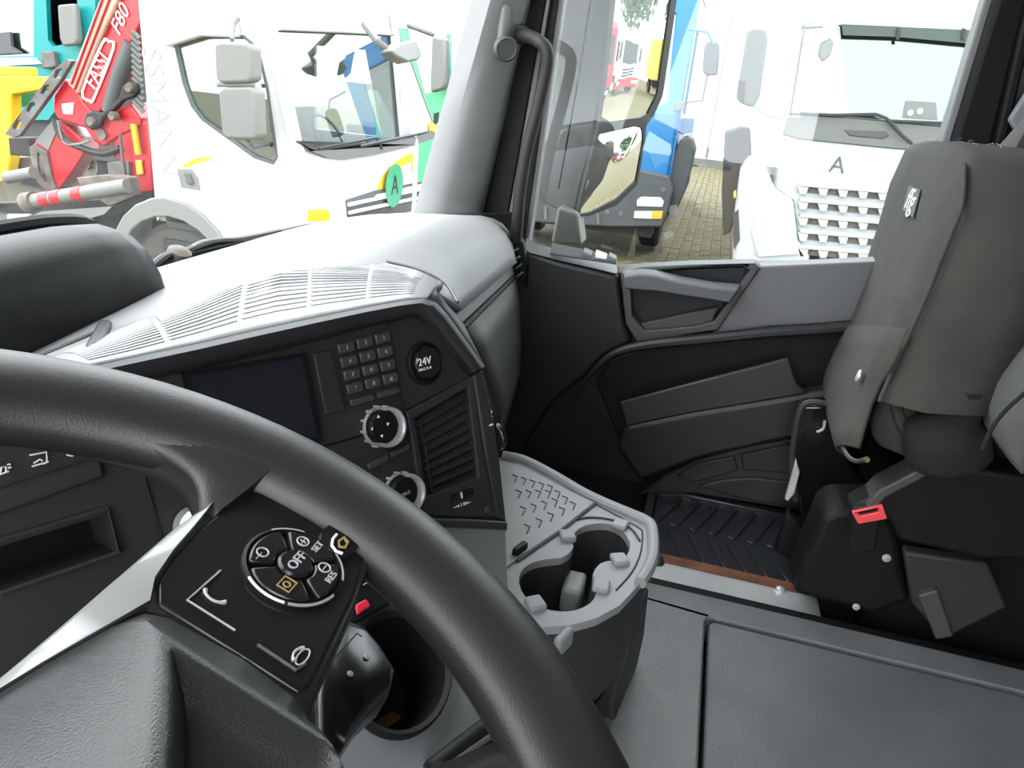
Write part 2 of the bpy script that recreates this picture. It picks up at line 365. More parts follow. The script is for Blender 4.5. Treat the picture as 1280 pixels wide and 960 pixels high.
# step-well trim at the foot of the door
MB().prism([dp(x, y, .06) for x, y in ((800, 618), (835, 592), (870, 576), (925, 560), (985, 549), (1060, 540), (1060, 650), (980, 636), (868, 618))], V((.08, 0, 0))).build('step_trim', 'brown_plastic', dr, bevel=.006)
MB().prism([dp(x, y, .066) for x, y in ((845, 596), (868, 580), (918, 570), (923, 588), (898, 596), (868, 603))], V((.02, 0, 0))).build('step_trim_panel', 'brown_plastic', dr, bevel=.004)
MB().prism([dp(x, y, .066) for x, y in ((926, 568), (985, 556), (1040, 548), (1040, 598), (960, 590), (928, 588))], V((.02, 0, 0))).build('step_trim_panel', 'brown_plastic', dr, bevel=.004)
MB().prism([dp(x, y, .068) for x, y in ((872, 608), (905, 600), (940, 597), (985, 602), (1010, 610), (1010, 636), (978, 632), (920, 622))], V((.02, 0, 0))).build('step_trim_panel', 'brown_plastic', dr, bevel=.004)

# ================================================================== FOOTWELL AND TUNNEL
TZ = 1.53
tl = shell('trim_12', (.9, -.3, 1.46))
# vinyl tunnel cover with a recessed lid
ln = [PZ(885, 772, TZ), PZ(1300, 866, TZ)]
lx1 = 1.312; hx0, hx1, hy0, hy1 = .62, ln[0].x, -1.15, ln[0].y
def rrect(x0, x1, y0, y1, r, z, n=5):
    o = []
    for cx, cy, a0 in ((x1-r, y1-r, 0), (x0+r, y1-r, 90), (x0+r, y0+r, 180), (x1-r, y0+r, 270)):
        o += [V((cx+r*cos(radians(a0+90*i/n)), cy+r*sin(radians(a0+90*i/n)), z)) for i in range(n+1)]
    return o
MB().plate([V((.30, -1.29, TZ)), V((lx1+.012, -1.29, TZ)), V((lx1+.012, .60, TZ)), V((.30, .60, TZ))], [rrect(hx0-.004, hx1+.005, hy0-.004, hy1+.005, .018, TZ)], V((0, 0, -.06))).build('tunnel_cover', 'tunnel_vinyl', tl, bevel=.004)
MB().prism(rrect(hx0+.003, hx1-.003, hy0+.003, hy1-.003, .015, TZ-.004), V((0, 0, -.03))).build('lid', 'lid_vinyl', tl, bevel=.004)
# black seal along the tunnel edge, bright sill strip with a dome bolt, mottled brown lip, ribbed rubber mat
MB().span(lx1+.014, lx1+.040, -1.2, .3, 1.46, TZ-.004).build('edge_seal', 'seal_rubber', tl, bevel=.006)
st = thing('sill_strip', 'bright metal sill strip between the tunnel cover and the passenger rubber mat', 'strip', (1.37, -.2, 1.46))
MB().span(lx1+.042, 1.432, -.36, .05, 1.47, 1.515).build('strip_plate', 'satin_steel', st, bevel=.008, seg=3)
MB().span(1.432, 1.475, -.36, .02, 1.465, 1.508).build('lip', 'lip_brown', st, bevel=.004)
MB().lathe(PZ(822, 703, 1.515), (0, 0, 1), [(.014, 0), (.014, .004), (.010, .012), (.004, .016)], 18).build('dome_bolt', 'dash_dark', st)
MB().lathe(PZ(975, 738, 1.515), (0, 0, 1), [(.010, 0), (.009, .006), (.004, .009)], 14).build('dome_bolt', 'satin_steel', st)
fm = thing('footwell_mat', 'black rubber footwell mat with chevron ribs in front of the passenger seat', 'mat', (1.65, -.2, 1.46))
MB().span(1.478, 1.80, -.37, .0, 1.461, 1.474).build('mat_base', 'mat_rubber', fm, bevel=.003)
MB().span(1.478, 1.80, .0, .022, 1.461, 1.492).build('mat_border', 'mat_rubber', fm, bevel=.005)
MB().span(1.795, 1.82, -.37, .022, 1.461, 1.492).build('mat_border', 'mat_rubber', fm, bevel=.005)
for i in range(8):
    y = -.004-.046*i
    for x0, x1 in ((1.628, 1.484), (1.648, 1.79)):
        a, b = V((x0, y, 1.474)), V((x1, y-.055, 1.474))
        if b.y < -.365: b = lerp(a, b, (a.y+.365)/(a.y-b.y))
        d = (b-a).normalized(); e = V((-d.y, d.x, 0))*.010
        MB().prism([a-e, b-e, b+e, a+e], V((0, 0, .006))).build('chevron_rib', 'mat_rubber', fm, bevel=.002, seg=1)
# ================================================================== DASHBOARD
da = thing('dashboard', 'black wraparound truck dashboard with a ribbed top paled as if by glare and driver angled control panel', 'dashboard', (.7, .45, 1.5))
FU = V((sin(radians(117)), cos(radians(117)), 0)); _n0 = V((FU.y, -FU.x, 0))
FDN = -V((0, 0, 1))*cos(radians(18)) + _n0*sin(radians(18)); FN = FDN.cross(FU)
FP = PD(530, 452, .82)
def fc(x, y, off=0.0): return at(x, y, FN, FP+FN*off)
# main top skin: from the brow edge to the foot of the windscreen
front = [(-120, 520), (0, 486), (105, 457), (180, 442), (250, 427), (320, 411), (400, 394), (460, 382), (505, 374), (534, 372)]
fr = [fc(x, y, .012) for x, y in front]
zb = 2.155
fe_px = [(-180, 500), (-60, 492), (40, 450), (120, 415), (240, 360), (345, 309), (400, 315), (470, 325), (520, 336), (555, 352)]
back = [PZ(x, y, 2.203) for x, y in fe_px]
rows = []
for t in (0, .04, .12, .3, .55, .8, .97, 1):
    rows.append([lerp(a, b, t)+V((0, 0, .006*sin(pi*min(1, t*1.3)) if t < .77 else 0)) for a, b in zip(fr, back)])
rows.append([p+V((.004, .006, -.012)) for p in back])
MB().grid(rows).build('top_skin', 'dash_top_glare', da, solid=-.010, ang=60)
# facet on the right flank of the centre hood
# passenger side pad: rounded section swept to the far end
def sect(x, pts_px, yb):
    back_ = V((x, glass_y(x, zb)-.012, zb)); return [back_]+[PX(a, b, x) for a, b in pts_px]
s0 = sect(1.02, [(455, 292), (500, 313), (527, 328), (543, 342), (554, 360), (562, 376), (568, 391)], 0)
s1 = sect(1.80, [(608, 276), (617, 279), (624, 284), (630, 293), (634, 304), (637, 316), (640, 329)], 0)
ringsP = [[lerp(a, b, t) for a, b in zip(s0, s1)] for t in [i/8 for i in range(9)]]
for k, r in enumerate(ringsP):
    r[0] = V((r[0].x, max(glass_y(r[0].x, zb)-.012, r[1].y+.05), lerp(zb, r[1].z-.012, (k/8)**1.5)))
low = [V((0, p.y, 2.185-.006*i)) for i, p in enumerate(s0)]
pre = []
for x in (-.3, -.05, .2, .45, .7, .9):
    yf = .282-.51*(x-.73)+.07
    pre.append([V((x, (glass_y(x, zb)-.012) if i == 0 else max(p.y, min(yf+.004*(8-i), .62)), zb if i == 0 else (p.z-.004 if p.y > .40 and p.y > yf else 2.182-.001*i))) for i, p in enumerate(s0)])
ringsP = pre+ringsP
MB().grid(ringsP).build('passenger_pad', 'dash_top_glare', da, solid=-.014, ang=60)
fa = [fr[-1], fc(548, 378, .012), fc(562, 395, .010), fc(584, 427, .008), fc(606, 459, .004)]
fb = [back[-1], s0[5]+V((-.012, 0, 0)), s0[6]+V((-.012, 0, 0)), PX(580, 405, 1.0), PX(606, 458, 1.0)]
MB().grid([[lerp(a, b, t) for a, b in zip(fa, fb)] for t in (0, .5, 1)]).build('hood_flank', 'dash_mid', da, solid=-.006, ang=70)
MB().tube(spline([p+V((-.004, .0008, .0002)) for p in s0[2:]], 4), .0016, 6).build('pad_seam', 'soft_black', da)
# strip, groove and glove panel under the pad
def sweep(x0, x1, a, b, name, m, th=.02, bev=.003):
    A = [PX(*p, x0) for p in a]; B = [PX(*p, x1) for p in b]
    return MB().loft([A+[A[-1]+V((0, th, 0)), A[0]+V((0, th, 0))], B+[B[-1]+V((0, th, 0)), B[0]+V((0, th, 0))]]).build(name, m, da, bev)
sweep(1.0, 1.80, [(568, 392), (580, 404)], [(641, 331), (644, 342)], 'trim_strip', 'dash_mid')
sweep(1.0, 1.80, [(581, 406), (585, 410)], [(644, 343), (645, 347)], 'groove', 'seal_rubber', .03)
A = [PX(585, 410, 1.0), PX(600, 440, 1.0), PX(612, 475, 1.0), PX(625, 520, 1.0)]; B = [PX(646, 348, 1.80), PX(651, 375, 1.80), PX(654, 420, 1.80), PX(653, 460, 1.80)]
def down(P, x): return [P+V((0, .02, -.15)), P+V((0, .10, -.35)), V((x, P.y+.2, 1.5))]
A += down(A[-1], 1.0); B += down(B[-1], 1.80)
MB().grid([[lerp(a, b, t) for a, b in zip(A, B)] for t in [i/6 for i in range(7)]]).build('glove_panel', 'dash_dark', da, solid=-.02, ang=60)
# end cap of the dash with the small side outlet
ec = [PX(x, y, 1.80) for x, y in ((606, 279), (630, 284), (645, 291), (654, 305), (658, 330), (657, 362), (650, 352), (646, 320), (636, 295))]
MB().prism(ec, V((.028, 0, 0))).build('end_cap', 'soft_black', da, bevel=.004)
for i in range(6):
    t = i/5; p = PX(lerp(633, 646, t), lerp(297, 346, t), 1.795); q = PX(lerp(644, 654, t), lerp(291, 340, t), 1.795)
    MB().tube([p, q], .0028, 6).build('side_louvre', 'console_grey', da)
# ------------------------------------------------------------------ control panel plane
face = [(-140, 545), (105, 474), (320, 426), (485, 393), (530, 389), (548, 398), (602, 462), (612, 540), (632, 655), (545, 652), (430, 640), (200, 900), (-140, 1000)]
MB().plate([fc(x, y, -.002) for x, y in face], [
    [fc(x, y, -.002) for x, y in ((518, 523), (586, 483), (599, 597), (534, 621))],
    [fc(x, y, -.002) for x, y in ((-120, 715), (0, 683), (132, 643), (146, 690), (0, 738), (-120, 778))]], -FN*.05).build('control_panel', 'dash_dark', da)
MB().prism([fc(x, y, -.055) for x, y in face], -FN*.02).build('panel_back', 'soft_black', da)
# brow: rounded lip along the top and down the right edge
bo = [(-140, 524), (0, 489), (105, 459), (180, 443), (250, 428), (320, 412), (400, 395), (460, 383), (505, 375), (530, 373), (546, 378), (560, 394), (583, 426), (606, 458)]
bi = [(-140, 562), (0, 522), (105, 492), (180, 476), (250, 461), (320, 445), (400, 425), (460, 409), (490, 402), (515, 396), (527, 399), (541, 414), (562, 440), (586, 469)]
rr = []
for (a, b) in zip(bo, bi):
    p, q = fc(*a, .012), fc(*b, .002); m1 = fc(lerp(a[0], b[0], .25), lerp(a[1], b[1], .25), .024); m2 = fc(lerp(a[0], b[0], .7), lerp(a[1], b[1], .7), .020)
    rr.append([p, m1, m2, q, q-FN*.02, p-FN*.02])
MB().loft(rr).build('brow', 'dash_lip', da, ang=70)
# screen
q = [(238, 471), (378, 446), (397, 546), (262, 580)]
MB().plate([fc(x, y, .001) for x, y in ((228, 467), (384, 440), (405, 552), (255, 592))], [[fc(x, y, .001) for x, y in q]], -FN*.004).build('screen_bezel', 'soft_black', da)
MB().prism([fc(x, y, .0) for x, y in q], -FN*.003).build('display_screen', 'screen_glass', da)
MB().prism([fc(x, y, .0015) for x, y in ((392, 442), (414, 437), (432, 512), (408, 518))], -FN*.004).build('blank_panel', 'dash_dark', da, bevel=.001)
# key pad
def keyq(Q, nx, ny, i, j, gx=.08, gy=.12):
    P = [fc(*p) for p in Q]
    return [bil(P, (i+s)/nx, (j+t)/ny) for s, t in ((gx, gy), (1-gx, gy), (1-gx, 1-gy), (gx, 1-gy))]
def key(Q, nx, ny, i, j, par, m='key_grey', h=.004, ch=None, name='key'):
    k = keyq(Q, nx, ny, i, j); o = MB().prism(k, FN*h).build(name, m, par, bevel=.0012)
    if ch: c = sum(k, V())/4+FN*(h+.0003); text(ch, .0058, c, FU, -FDN, 'grey_print', o, 'digit')
    return o
KQ = [(417, 429), (486, 411), (498, 479), (432, 496)]
for j in range(4):
    for i in range(3):
        key(KQ, 3, 4, i, j, da, ch='123456789*0#'[j*3+i])
key([(432, 500), (498, 482), (501, 491), (435, 510)], 2, 1, 0, 0, da); key([(432, 500), (498, 482), (501, 491), (435, 510)], 2, 1, 1, 0, da)
key([(455, 580), (511, 553), (513, 561), (458, 589)], 2, 1, 0, 0, da); key([(455, 580), (511, 553), (513, 561), (458, 589)], 2, 1, 1, 0, da)
def seam(a, b, wd=.0012): MB().tube([fc(*a, -.0015), fc(*b, -.0015)], wd, 6).build('seam', 'soft_black', da)
seam((485, 404), (513, 560)); seam((508, 513), (590, 470)); seam((592, 466), (604, 462)); seam((506, 514), (530, 648)); seam((405, 558), (516, 525))
# 24 V socket cap
sc_ = MB().lathe(fc(529, 454, -.002), FN, [(.0235, 0), (.0235, .003), (.0205, .0045), (.0195, .002)], 40).build('power_socket', 'soft_black', da)
MB().lathe(fc(530, 453, 0), FN, [(.0185, 0), (.0185, .007), (.017, .0085), (.0005, .0085)], 8).build('socket_cap', 'piano_black', sc_)
text('24V', .0115, fc(531, 452, .0088), FU, -FDN, 'white_print', sc_); text('MAX.15 A', .0042, fc(531.5, 461, .0088), FU, -FDN, 'white_print', sc_)
# rotary knobs
def knob(x, y, r, arrows):
    o = MB().lathe(fc(x, y, 0), FN, [(r, 0), (r, .004), (r*.97, .006), (r*.97, .016), (r*.9, .0185), (r*.82, .0185), (r*.80, .016)], 40).build('rotary_knob', 'chrome', da)
    MB().lathe(fc(x, y, .01), FN, [(r*.805, 0), (r*.805, .0065), (r*.74, .009), (.0005, .0095)], 36).build('knob_face', 'soft_black', o)
    for k in range(12):
        a = 2*pi*k/12; d = FU*cos(a)+FDN*sin(a); t = FU*-sin(a)+FDN*cos(a); c = fc(x, y, .011)+d*r*.962
        MB().box(c, (.0015, .0022, .008), (d, t, FN)).build('grip_notch', 'satin_steel', o)
    if arrows:
        for k in range(4):
            a = pi/2*k; d = FU*cos(a)+FDN*sin(a); t = FU*-sin(a)+FDN*cos(a); c = fc(x, y, .0198)+d*r*.45
            MB().prism([c+d*.002, c+t*.0018-d*.001, c-t*.0018-d*.001], FN*.0005).build('arrow_mark', 'white_print', o)
        for k in range(2):
            d = (FU+FDN*(1-2*k)).normalized(); t = FN.cross(d); c = fc(x, y, .0194)
            MB().box(c, (r*1.4, .0008, .0008), (d, t, FN)).build('divider', 'piano_black', o)
    else:
        text('MAX', .005, fc(x+8, y+2, .0202), FU, -FDN, 'grey_print', o)
knob(475, 533, .0215, True); knob(500, 615, .0215, False)
# air outlet with slats
MB().plate([fc(x, y, .003) for x, y in ((509, 515), (591, 470), (603, 560), (620, 647), (531, 645))], [[fc(x, y, .003) for x, y in ((517, 524), (586, 483), (599, 597), (534, 621))]], -FN*.006).build('outlet_frame', 'dash_lip', da, bevel=.0015)
VQ = [fc(x, y, -.012) for x, y in ((517, 524), (586, 483), (599, 597), (534, 621))]
for i in range(9):
    t0 = (i+.35)/9; a, b = bil(VQ, 0.0, t0), bil(VQ, 1.0, min(1, t0))
    d = (b-a).normalized(); n2 = (FN*.8+FDN*.6).normalized()
    MB().box((a+b)/2, ((b-a).length, .016, .0018), (d, n2, d.cross(n2))).build('louvre', 'dash_lip', da, bevel=.0006)
for s_ in (.03, .97):
    MB().box(bil(VQ, s_, .5), (.003, .015, (VQ[3]-VQ[0]).length*.98), (FU, FN, (VQ[3]-VQ[0]).normalized())).build('louvre_carrier', 'dash_dark', da)
# outlet wheel with marks
MB().lathe(fc(572, 619, -.004)-FU*.017, FU, [(.009, 0), (.0095, .002), (.0095, .032), (.009, .034)], 18).build('outlet_wheel', 'piano_black', da)
MB().box(fc(577, 619, .006), (.002, .007, .001), (FU, FDN, FN)).build('wheel_mark', 'white_print', da)
a_ = fc(566, 635, .0035); b_ = fc(574, 632, .0035)
MB().prism([a_, b_-FDN*.0012, b_+FDN*.0012], FN*.0005).build('airflow_mark', 'white_print', da)
a_ = fc(589, 627, .0035); b_ = fc(579, 630, .0035)
MB().prism([a_, b_-FDN*.002, b_+FDN*.002], FN*.0005).build('airflow_mark', 'white_print', da)
MB().box(fc(576.5, 631, .0035), (.0008, .004, .0006), (FU, FDN, FN)).build('airflow_mark', 'white_print', da)
MB().lathe(fc(609, 637, .003), FN, [(.004, 0), (.0035, .001), (.0005, .0015)], 12).build('screw_cap', 'dash_mid', da)
# side cheek with its thumb wheel
ck = [fc(x, y, .002) for x, y in ((592, 468), (604, 461), (613, 500), (622, 545), (634, 655), (622, 648), (606, 560))]
MB().prism(ck, -FN*.06).build('side_cheek', 'dash_lip', da, bevel=.003)
cx_ = fc(612, 505, -.004)
MB().prism([fc(x, y, .001) for x, y in ((604, 497), (612, 494), (620, 512), (627, 555), (627, 572), (618, 574), (608, 540))], -FN*.03).build('wheel_pod', 'soft_black', da, bevel=.004)
MB().lathe(fc(618, 546, -.008)-FU*.004, FU, [(.017, 0), (.018, .001), (.018, .007), (.017, .008)], 20).build('thumb_wheel', 'piano_black', da)
MB().box(fc(614, 531, .006), (.006, .0018, .001), (FU, FDN, FN)).build('wheel_mark', 'white_print', da)
for k in range(3): MB().tube(spline([fc(607+3*k, 510+k, .0015), fc(609+3*k, 513+k, .0015), fc(607.5+3*k, 516+k, .0015), fc(610+3*k, 519+k, .0015)], 3), .0005, 4).build('heat_mark', 'white_print', da)
# lower lip
MB().loft([[fc(x, y, .006), fc(x, y+9, .008), fc(x, y+12, .0), fc(x, y, -.01)] for x, y in ((500, 622), (530, 645), (548, 648), (590, 649), (620, 651), (634, 652))]).build('lower_lip', 'dash_lip', da, bevel=.002)
# left part behind the wheel: symbol row, switch bank, slot shelf
MB().prism([fc(x, y, .004) for x, y in ((-120, 648), (0, 612), (125, 570), (133, 597), (0, 645), (-120, 682))], -FN*.02).build('switch_bank', 'dash_lip', da, bevel=.003)
for i, t in enumerate((.25, .5, .75)):
    seam((lerp(-120, 125, t), lerp(648, 570, t)), (lerp(-120, 130, t), lerp(682, 597, t)))
# crossed marks above the bank: cab tilt, vehicle lamp, hook
def stroke(p, m='white_print', w_=.0007): MB().tube([fc(x, y, .0005) for x, y in p], w_, 5).build('symbol', m, da)
stroke([(37, 569), (58, 565), (59, 578), (54, 580)]); stroke([(40, 583), (61, 577)]); stroke([(42, 579), (50, 574), (53, 576)])
stroke([(0, 592), (2, 584), (7, 583), (8, 590)]); stroke([(0, 593), (11, 589)]); stroke([(9, 581), (13, 580)]); stroke([(10, 585), (14, 584)])
stroke([(82, 565), (85, 569), (90, 570), (98, 566)])
MB().prism([fc(x, y, -.048) for x, y in ((-120, 715), (0, 683), (132, 643), (146, 690), (0, 738), (-120, 778))], -FN*.002).build('slot_floor', 'soft_black', da)
MB().tube([fc(x, y, .001) for x, y in ((-120, 708), (0, 676), (134, 636), (150, 690), (0, 742))], .0022, 6).build('slot_edge', 'dash_lip', da)
seam((177, 585), (208, 690)); seam((185, 575), (235, 562))
MB().lathe(fc(240, 656, 0), FN, [(.016, 0), (.016, .012), (.013, .016), (.0005, .016)], 28).build('chrome_button', 'chrome', da)
# ------------------------------------------------------------------ top details
# ribbed loudspeaker field: five columns of fine ribs on the top skin
def tops(s, t):   # point on the top skin: s along the brow, t from the brow to the far edge
    i = min(int(s), len(fr)-2); f = s-i
    p = lerp(lerp(fr[i], fr[i+1], f), lerp(back[i], back[i+1], f), t)
    return p+V((0, 0, .006*sin(pi*min(1, t*1.3)) if t < .77 else 0))
rb = MB()
for a, b in ((2.15, 3.4), (3.5, 4.6), (4.7, 5.75), (5.85, 6.9), (7.0, 8.3)):
    for k in range(19):
        t = .10+.80*k/18; p, q = tops(a, t), tops(b, t); e = (q-p).normalized(); m_ = tops((a+b)/2, t)
        rb.loft([[x+V((0, -.0016, -.002)), x+V((0, .0016, -.002)), x+V((0, .0012, .0009)), x+V((0, -.0012, .0009))] for x in (p, lerp(p, m_, .5), m_, lerp(m_, q, .5), q)])
tag(rb.build('rib_field', 'dash_top_glare', da, bevel=0), kind='stuff')
edge = spline([PZ(x, y, 2.2045) for x, y in ((40, 450), (120, 415), (240, 360), (345, 309), (400, 315), (470, 325), (520, 336), (555, 352), (572, 378))], 4)
MB().tube(edge, .0022, 6).build('field_edge', 'dash_mid', da)
p, q = PZ(112, 447, 2.218), PZ(132, 407, 2.206)
e = (q-p).normalized(); s_ = e.cross(V((0, 0, 1))).normalized(); MB().box((p+q)/2, ((q-p).length, .011, .012), (e, s_, s_.cross(e))).build('divider_fin', 'dash_mid', da, bevel=.003)
# two grooved bands along the foot of the windscreen
for f in (.28, .62):
    MB().tube([lerp(r[0], r[1], f)+V((0, 0, .0015)) for r in ringsP[1:9]], .0035, 6).build('edge_groove', 'dash_mid', da)
# instrument hood in front of the driver
HB = [PY(165, 352, .56), PY(0, 430, .56)]
hr = []
prof = [(.53, 2.185), (.525, 2.215), (.53, 2.24), (.543, 2.262), (.56, 2.275), (.585, 2.281), (.61, 2.276), (.63, 2.255), (.64, 2.185)]
for x, k in ((-.25, 1.0), (.1, 1.0), (.35, 1.0), (.54, .995), (.60, .985), (.632, .95), (.650, .88), (.657, .74)):
    hr.append([V((x, .575+(y-.575)*(.6+.4*k), 2.185+(z-2.185)*k)) for y, z in prof])
MB().loft(hr).build('instrument_hood', 'hood_black', da, ang=80)
MB().tube(spline([V((x, .632, z)) for x, z in ((-.25, 2.272), (.3, 2.274), (.55, 2.275), (.63, 2.272), (.672, 2.262), (.69, 2.235))], 3), .008, 8).build('hood_rim', 'soft_black', da)
# ------------------------------------------------------------------ lower dash shelf with cup ring
LP = PD(495, 842, .60); LN = (V((-.35, -.42, .84))).normalized()
def lc(x, y, off=0.0): return at(x, y, LN, LP+LN*off)
# pale column under the lip
MB().prism([fc(545, 655, -.004), fc(633, 658, -.004), PZ(641, 742, 1.86)+V((-.02, 0, 0)), PZ(632, 790, 1.80), PZ(560, 790, 1.80), fc(500, 690, -.004)], V((.02, .03, -.01))).build('lower_column', 'console_grey', da, bevel=.004)
hole = [lc(495+58*cos(a)-6*sin(a), 845+70*sin(a)+8*cos(a)) for a in [2*pi*i/36 for i in range(36)]]
MB().plate([lc(x, y) for x, y in ((300, 720), (500, 640), (620, 760), (700, 860), (700, 1010), (300, 1010))], [[p for p in hole]], -LN*.012).build('lower_shelf', 'console_grey', da)
cen = sum(hole, V())/len(hole)
MB().loft([[cen+(p-cen)*s_+LN*h for p in hole] for s_, h in ((1.0, .006), (1.09, .010), (1.14, .006), (1.14, -.012))]+[[cen+(p-cen)*s_+LN*h for p in hole] for s_, h in ((.95, -.02), (.88, -.08), (.02, -.08))], cap=False).build('cup_ring', 'soft_black', da, ang=50)
MB().loft([[cen+(p-cen)*s_+LN*h for p in hole] for s_, h in ((1.0, .006), (.93, -.03), (.84, -.075), (.01, -.075))], cap=False).build('cup_well', 'soft_black', da, ang=50)
MB().box(cen+(lc(505, 898)-cen)*.7-LN*.055, (.03, .012, .003), (FU, FN, FDN)).build('wrapper', 'amber_print', da, bevel=.001)
# switch row with the red hazard key
SQ = [(430, 752), (520, 705), (512, 738), (430, 790)]
MB().prism([lc(x, y, .012) for x, y in ((380, 770), (500, 690), (508, 740), (430, 785))], -LN*.02).build('switch_row', 'piano_black', da, bevel=.002)
MB().prism([lc(x, y, .014) for x, y in ((444, 756), (458, 748), (464, 757), (447, 768))], -LN*.004).build('hazard_key', 'red_button', da, bevel=.001)
MB().tube([lc(x, y, .0135) for x, y in ((440, 738), (472, 722))], .0006, 5).build('symbol', 'grey_print', da)
for k in range(2):
    MB().tube([lc(458+5*k, 713, .0135), lc(461+5*k, 722, .0135)], .0007, 5).build('symbol', 'white_print', da)
    MB().tube([lc(456, 720-4*k, .0135), lc(468, 716-4*k, .0135)], .0007, 5).build('symbol', 'white_print', da)
# drawer front under the shelf
MB().prism([lc(x, y, .002) for x, y in ((520, 960), (640, 868), (660, 900), (590, 1000))], LN*.02).build('drawer_front', 'soft_black', da, bevel=.006)
MB().tube([lc(x, y, .024) for x, y in ((560, 958), (650, 895))], .002, 6).build('drawer_edge', 'dash_mid', da)

# ================================================================== CUP HOLDER CONSOLE
CZ = 1.855
cc = thing('cup_holder_console', 'grey moulded centre console tray with twin cup holders and ribbed mat', 'console', (.95, .1, TZ))
def ct(x, y, z=CZ): return PZ(x, y, z)
out = [(560, 600), (600, 575), (628, 571), (655, 577), (692, 596), (735, 621), (785, 643), (806, 652), (815, 663), (815, 700), (800, 730), (775, 757), (745, 773), (712, 782), (680, 784), (650, 782), (600, 760)]
fig8 = [(716, 670), (725, 660), (740, 655), (760, 654.5), (777, 662), (787, 677), (786, 689), (780, 696), (765, 700), (750, 704), (741, 717), (744, 728), (745, 742), (737, 754), (720, 762), (700, 764), (680, 760), (663, 751), (652, 738), (649, 722), (655, 710), (667, 703), (685, 699), (702, 697), (713, 690), (717, 682)]
F8 = spline([ct(*p) for p in fig8], 2, True)
OT = [ct(*p) for p in out]
MB().plate(OT, [F8], V((0, 0, -.012))).build('tray_top', 'tray_grey', cc, bevel=.003)
c8 = sum(F8, V())/len(F8)
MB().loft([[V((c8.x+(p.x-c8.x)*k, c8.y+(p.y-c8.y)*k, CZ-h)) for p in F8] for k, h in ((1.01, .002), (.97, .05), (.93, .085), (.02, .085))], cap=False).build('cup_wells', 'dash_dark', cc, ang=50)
MB().lathe(ct(716, 748, CZ-.08), (0, 0, 1), [(.012, 0), (.012, .003), (.0005, .003)], 16).build('drain_plug', 'soft_black', cc)
MB().box(ct(716, 742, CZ-.06), (.05, .028, .045)).build('well_divider', 'tray_grey', cc, bevel=.006)
# raised rim and inner groove
MB().tube(spline([p+V((0, 0, .002)) for p in OT[2:11]], 5), .0085, 10).build('tray_rim', 'tray_grey', cc)
MB().tube(spline([ct(*p, CZ+.0005) for p in ((742, 629), (785, 652), (800, 661), (803, 667), (801, 690), (790, 715), (770, 738))], 4), .0013, 6).build('groove', 'dash_dark', cc)
MB().tube(spline([ct(*p, CZ+.001) for p in ((719, 650), (735, 647), (755, 648), (775, 653), (790, 662), (800, 676))], 4), .0018, 6).build('groove', 'dash_dark', cc)
for x, y, a in ((709, 672, 10), (775, 658, -25), (774, 702, 15), (751, 735, -10), (669, 757, 25)):
    d = V((cos(radians(a-77)), sin(radians(a-77)), 0)); MB().box(ct(x, y)+V((0, 0, .003)), (.022, .024, .009), (d, V((-d.y, d.x, 0)), V((0, 0, 1)))).build('grip_clip', 'tray_grey', cc, bevel=.003)
# ribbed mat field
MB().prism([ct(x, y, CZ+.001) for x, y in ((566, 606), (603, 583), (630, 579), (655, 586), (690, 604), (742, 629), (700, 664), (646, 700), (620, 720))], V((0, 0, .002))).build('tray_mat', 'tray_grey', cc)
MB().tube([ct(*p, CZ+.002) for p in ((744, 629), (700, 664), (646, 701))], .0025, 6).build('mat_edge', 'dash_mid', cc)
for row in range(5):
    for k in range(4):
        s_, t = (k+.2)/4.2, (row+.5)/5.2
        c = bil([ct(*p, CZ+.003) for p in ((640, 588), (690, 610), (725, 638), (650, 690))], t, s_) if False else bil([ct(*p, CZ+.0035) for p in ((634, 592), (690, 612), (732, 632), (652, 692))], t, s_)
        d = (ct(660, 690)-ct(730, 632)).normalized(); e = V((-d.y, d.x, 0))
        MB().tube([c-d*.010-e*.006, c-d*.010+e*.004, c+d*.008+e*.010], .0011, 5).build('mat_rib', 'dash_mid', cc)
MB().box(ct(650, 686, CZ+.006), (.028, .010, .012), (V((.88, -.3, 0)).normalized(), V((.3, .88, 0)).normalized(), V((0, 0, 1)))).build('latch_fin', 'soft_black', cc, bevel=.003)
# body and foot
ox = sum(OT, V())/len(OT)
def shr(k, z, dx=0): return [V((ox.x+(p.x-ox.x)*k+dx, ox.y+(p.y-ox.y)*k, z)) for p in OT]
MB().loft([shr(.995, CZ-.008), shr(.985, CZ-.03), shr(.95, CZ-.12), shr(.90, CZ-.17)], cap=False).build('tray_body', 'dash_dark', cc, ang=50)
MB().prism(shr(.90, CZ-.17), V((0, 0, .004))).build('tray_floor', 'soft_black', cc)
MB().loft([shr(.80, CZ-.166, -.05), shr(.80, TZ, -.05)]).build('foot', 'soft_black', cc, ang=50)
fn = [PZ(812, 735, 1.80), PZ(806, 790, 1.66), PZ(797, 830, TZ), PZ(768, 902, TZ), PZ(765, 880, 1.60), PZ(782, 830, 1.68), PZ(795, 775, 1.76)]
MB().loft([[p+V((0, 0, 0)) for p in fn], [p+V((.006, .03, 0)) for p in fn]]).build('side_fin', 'dash_dark', cc, bevel=.004)
MB().box(PD(704, 802, .80), (.024, .010, .026), (V((.8, -.4, .2)).normalized(), V((.4, .8, 0)).normalized(), V((-.2, 0, 1)).normalized())).build('release_tab', 'tray_grey', cc, bevel=.004)
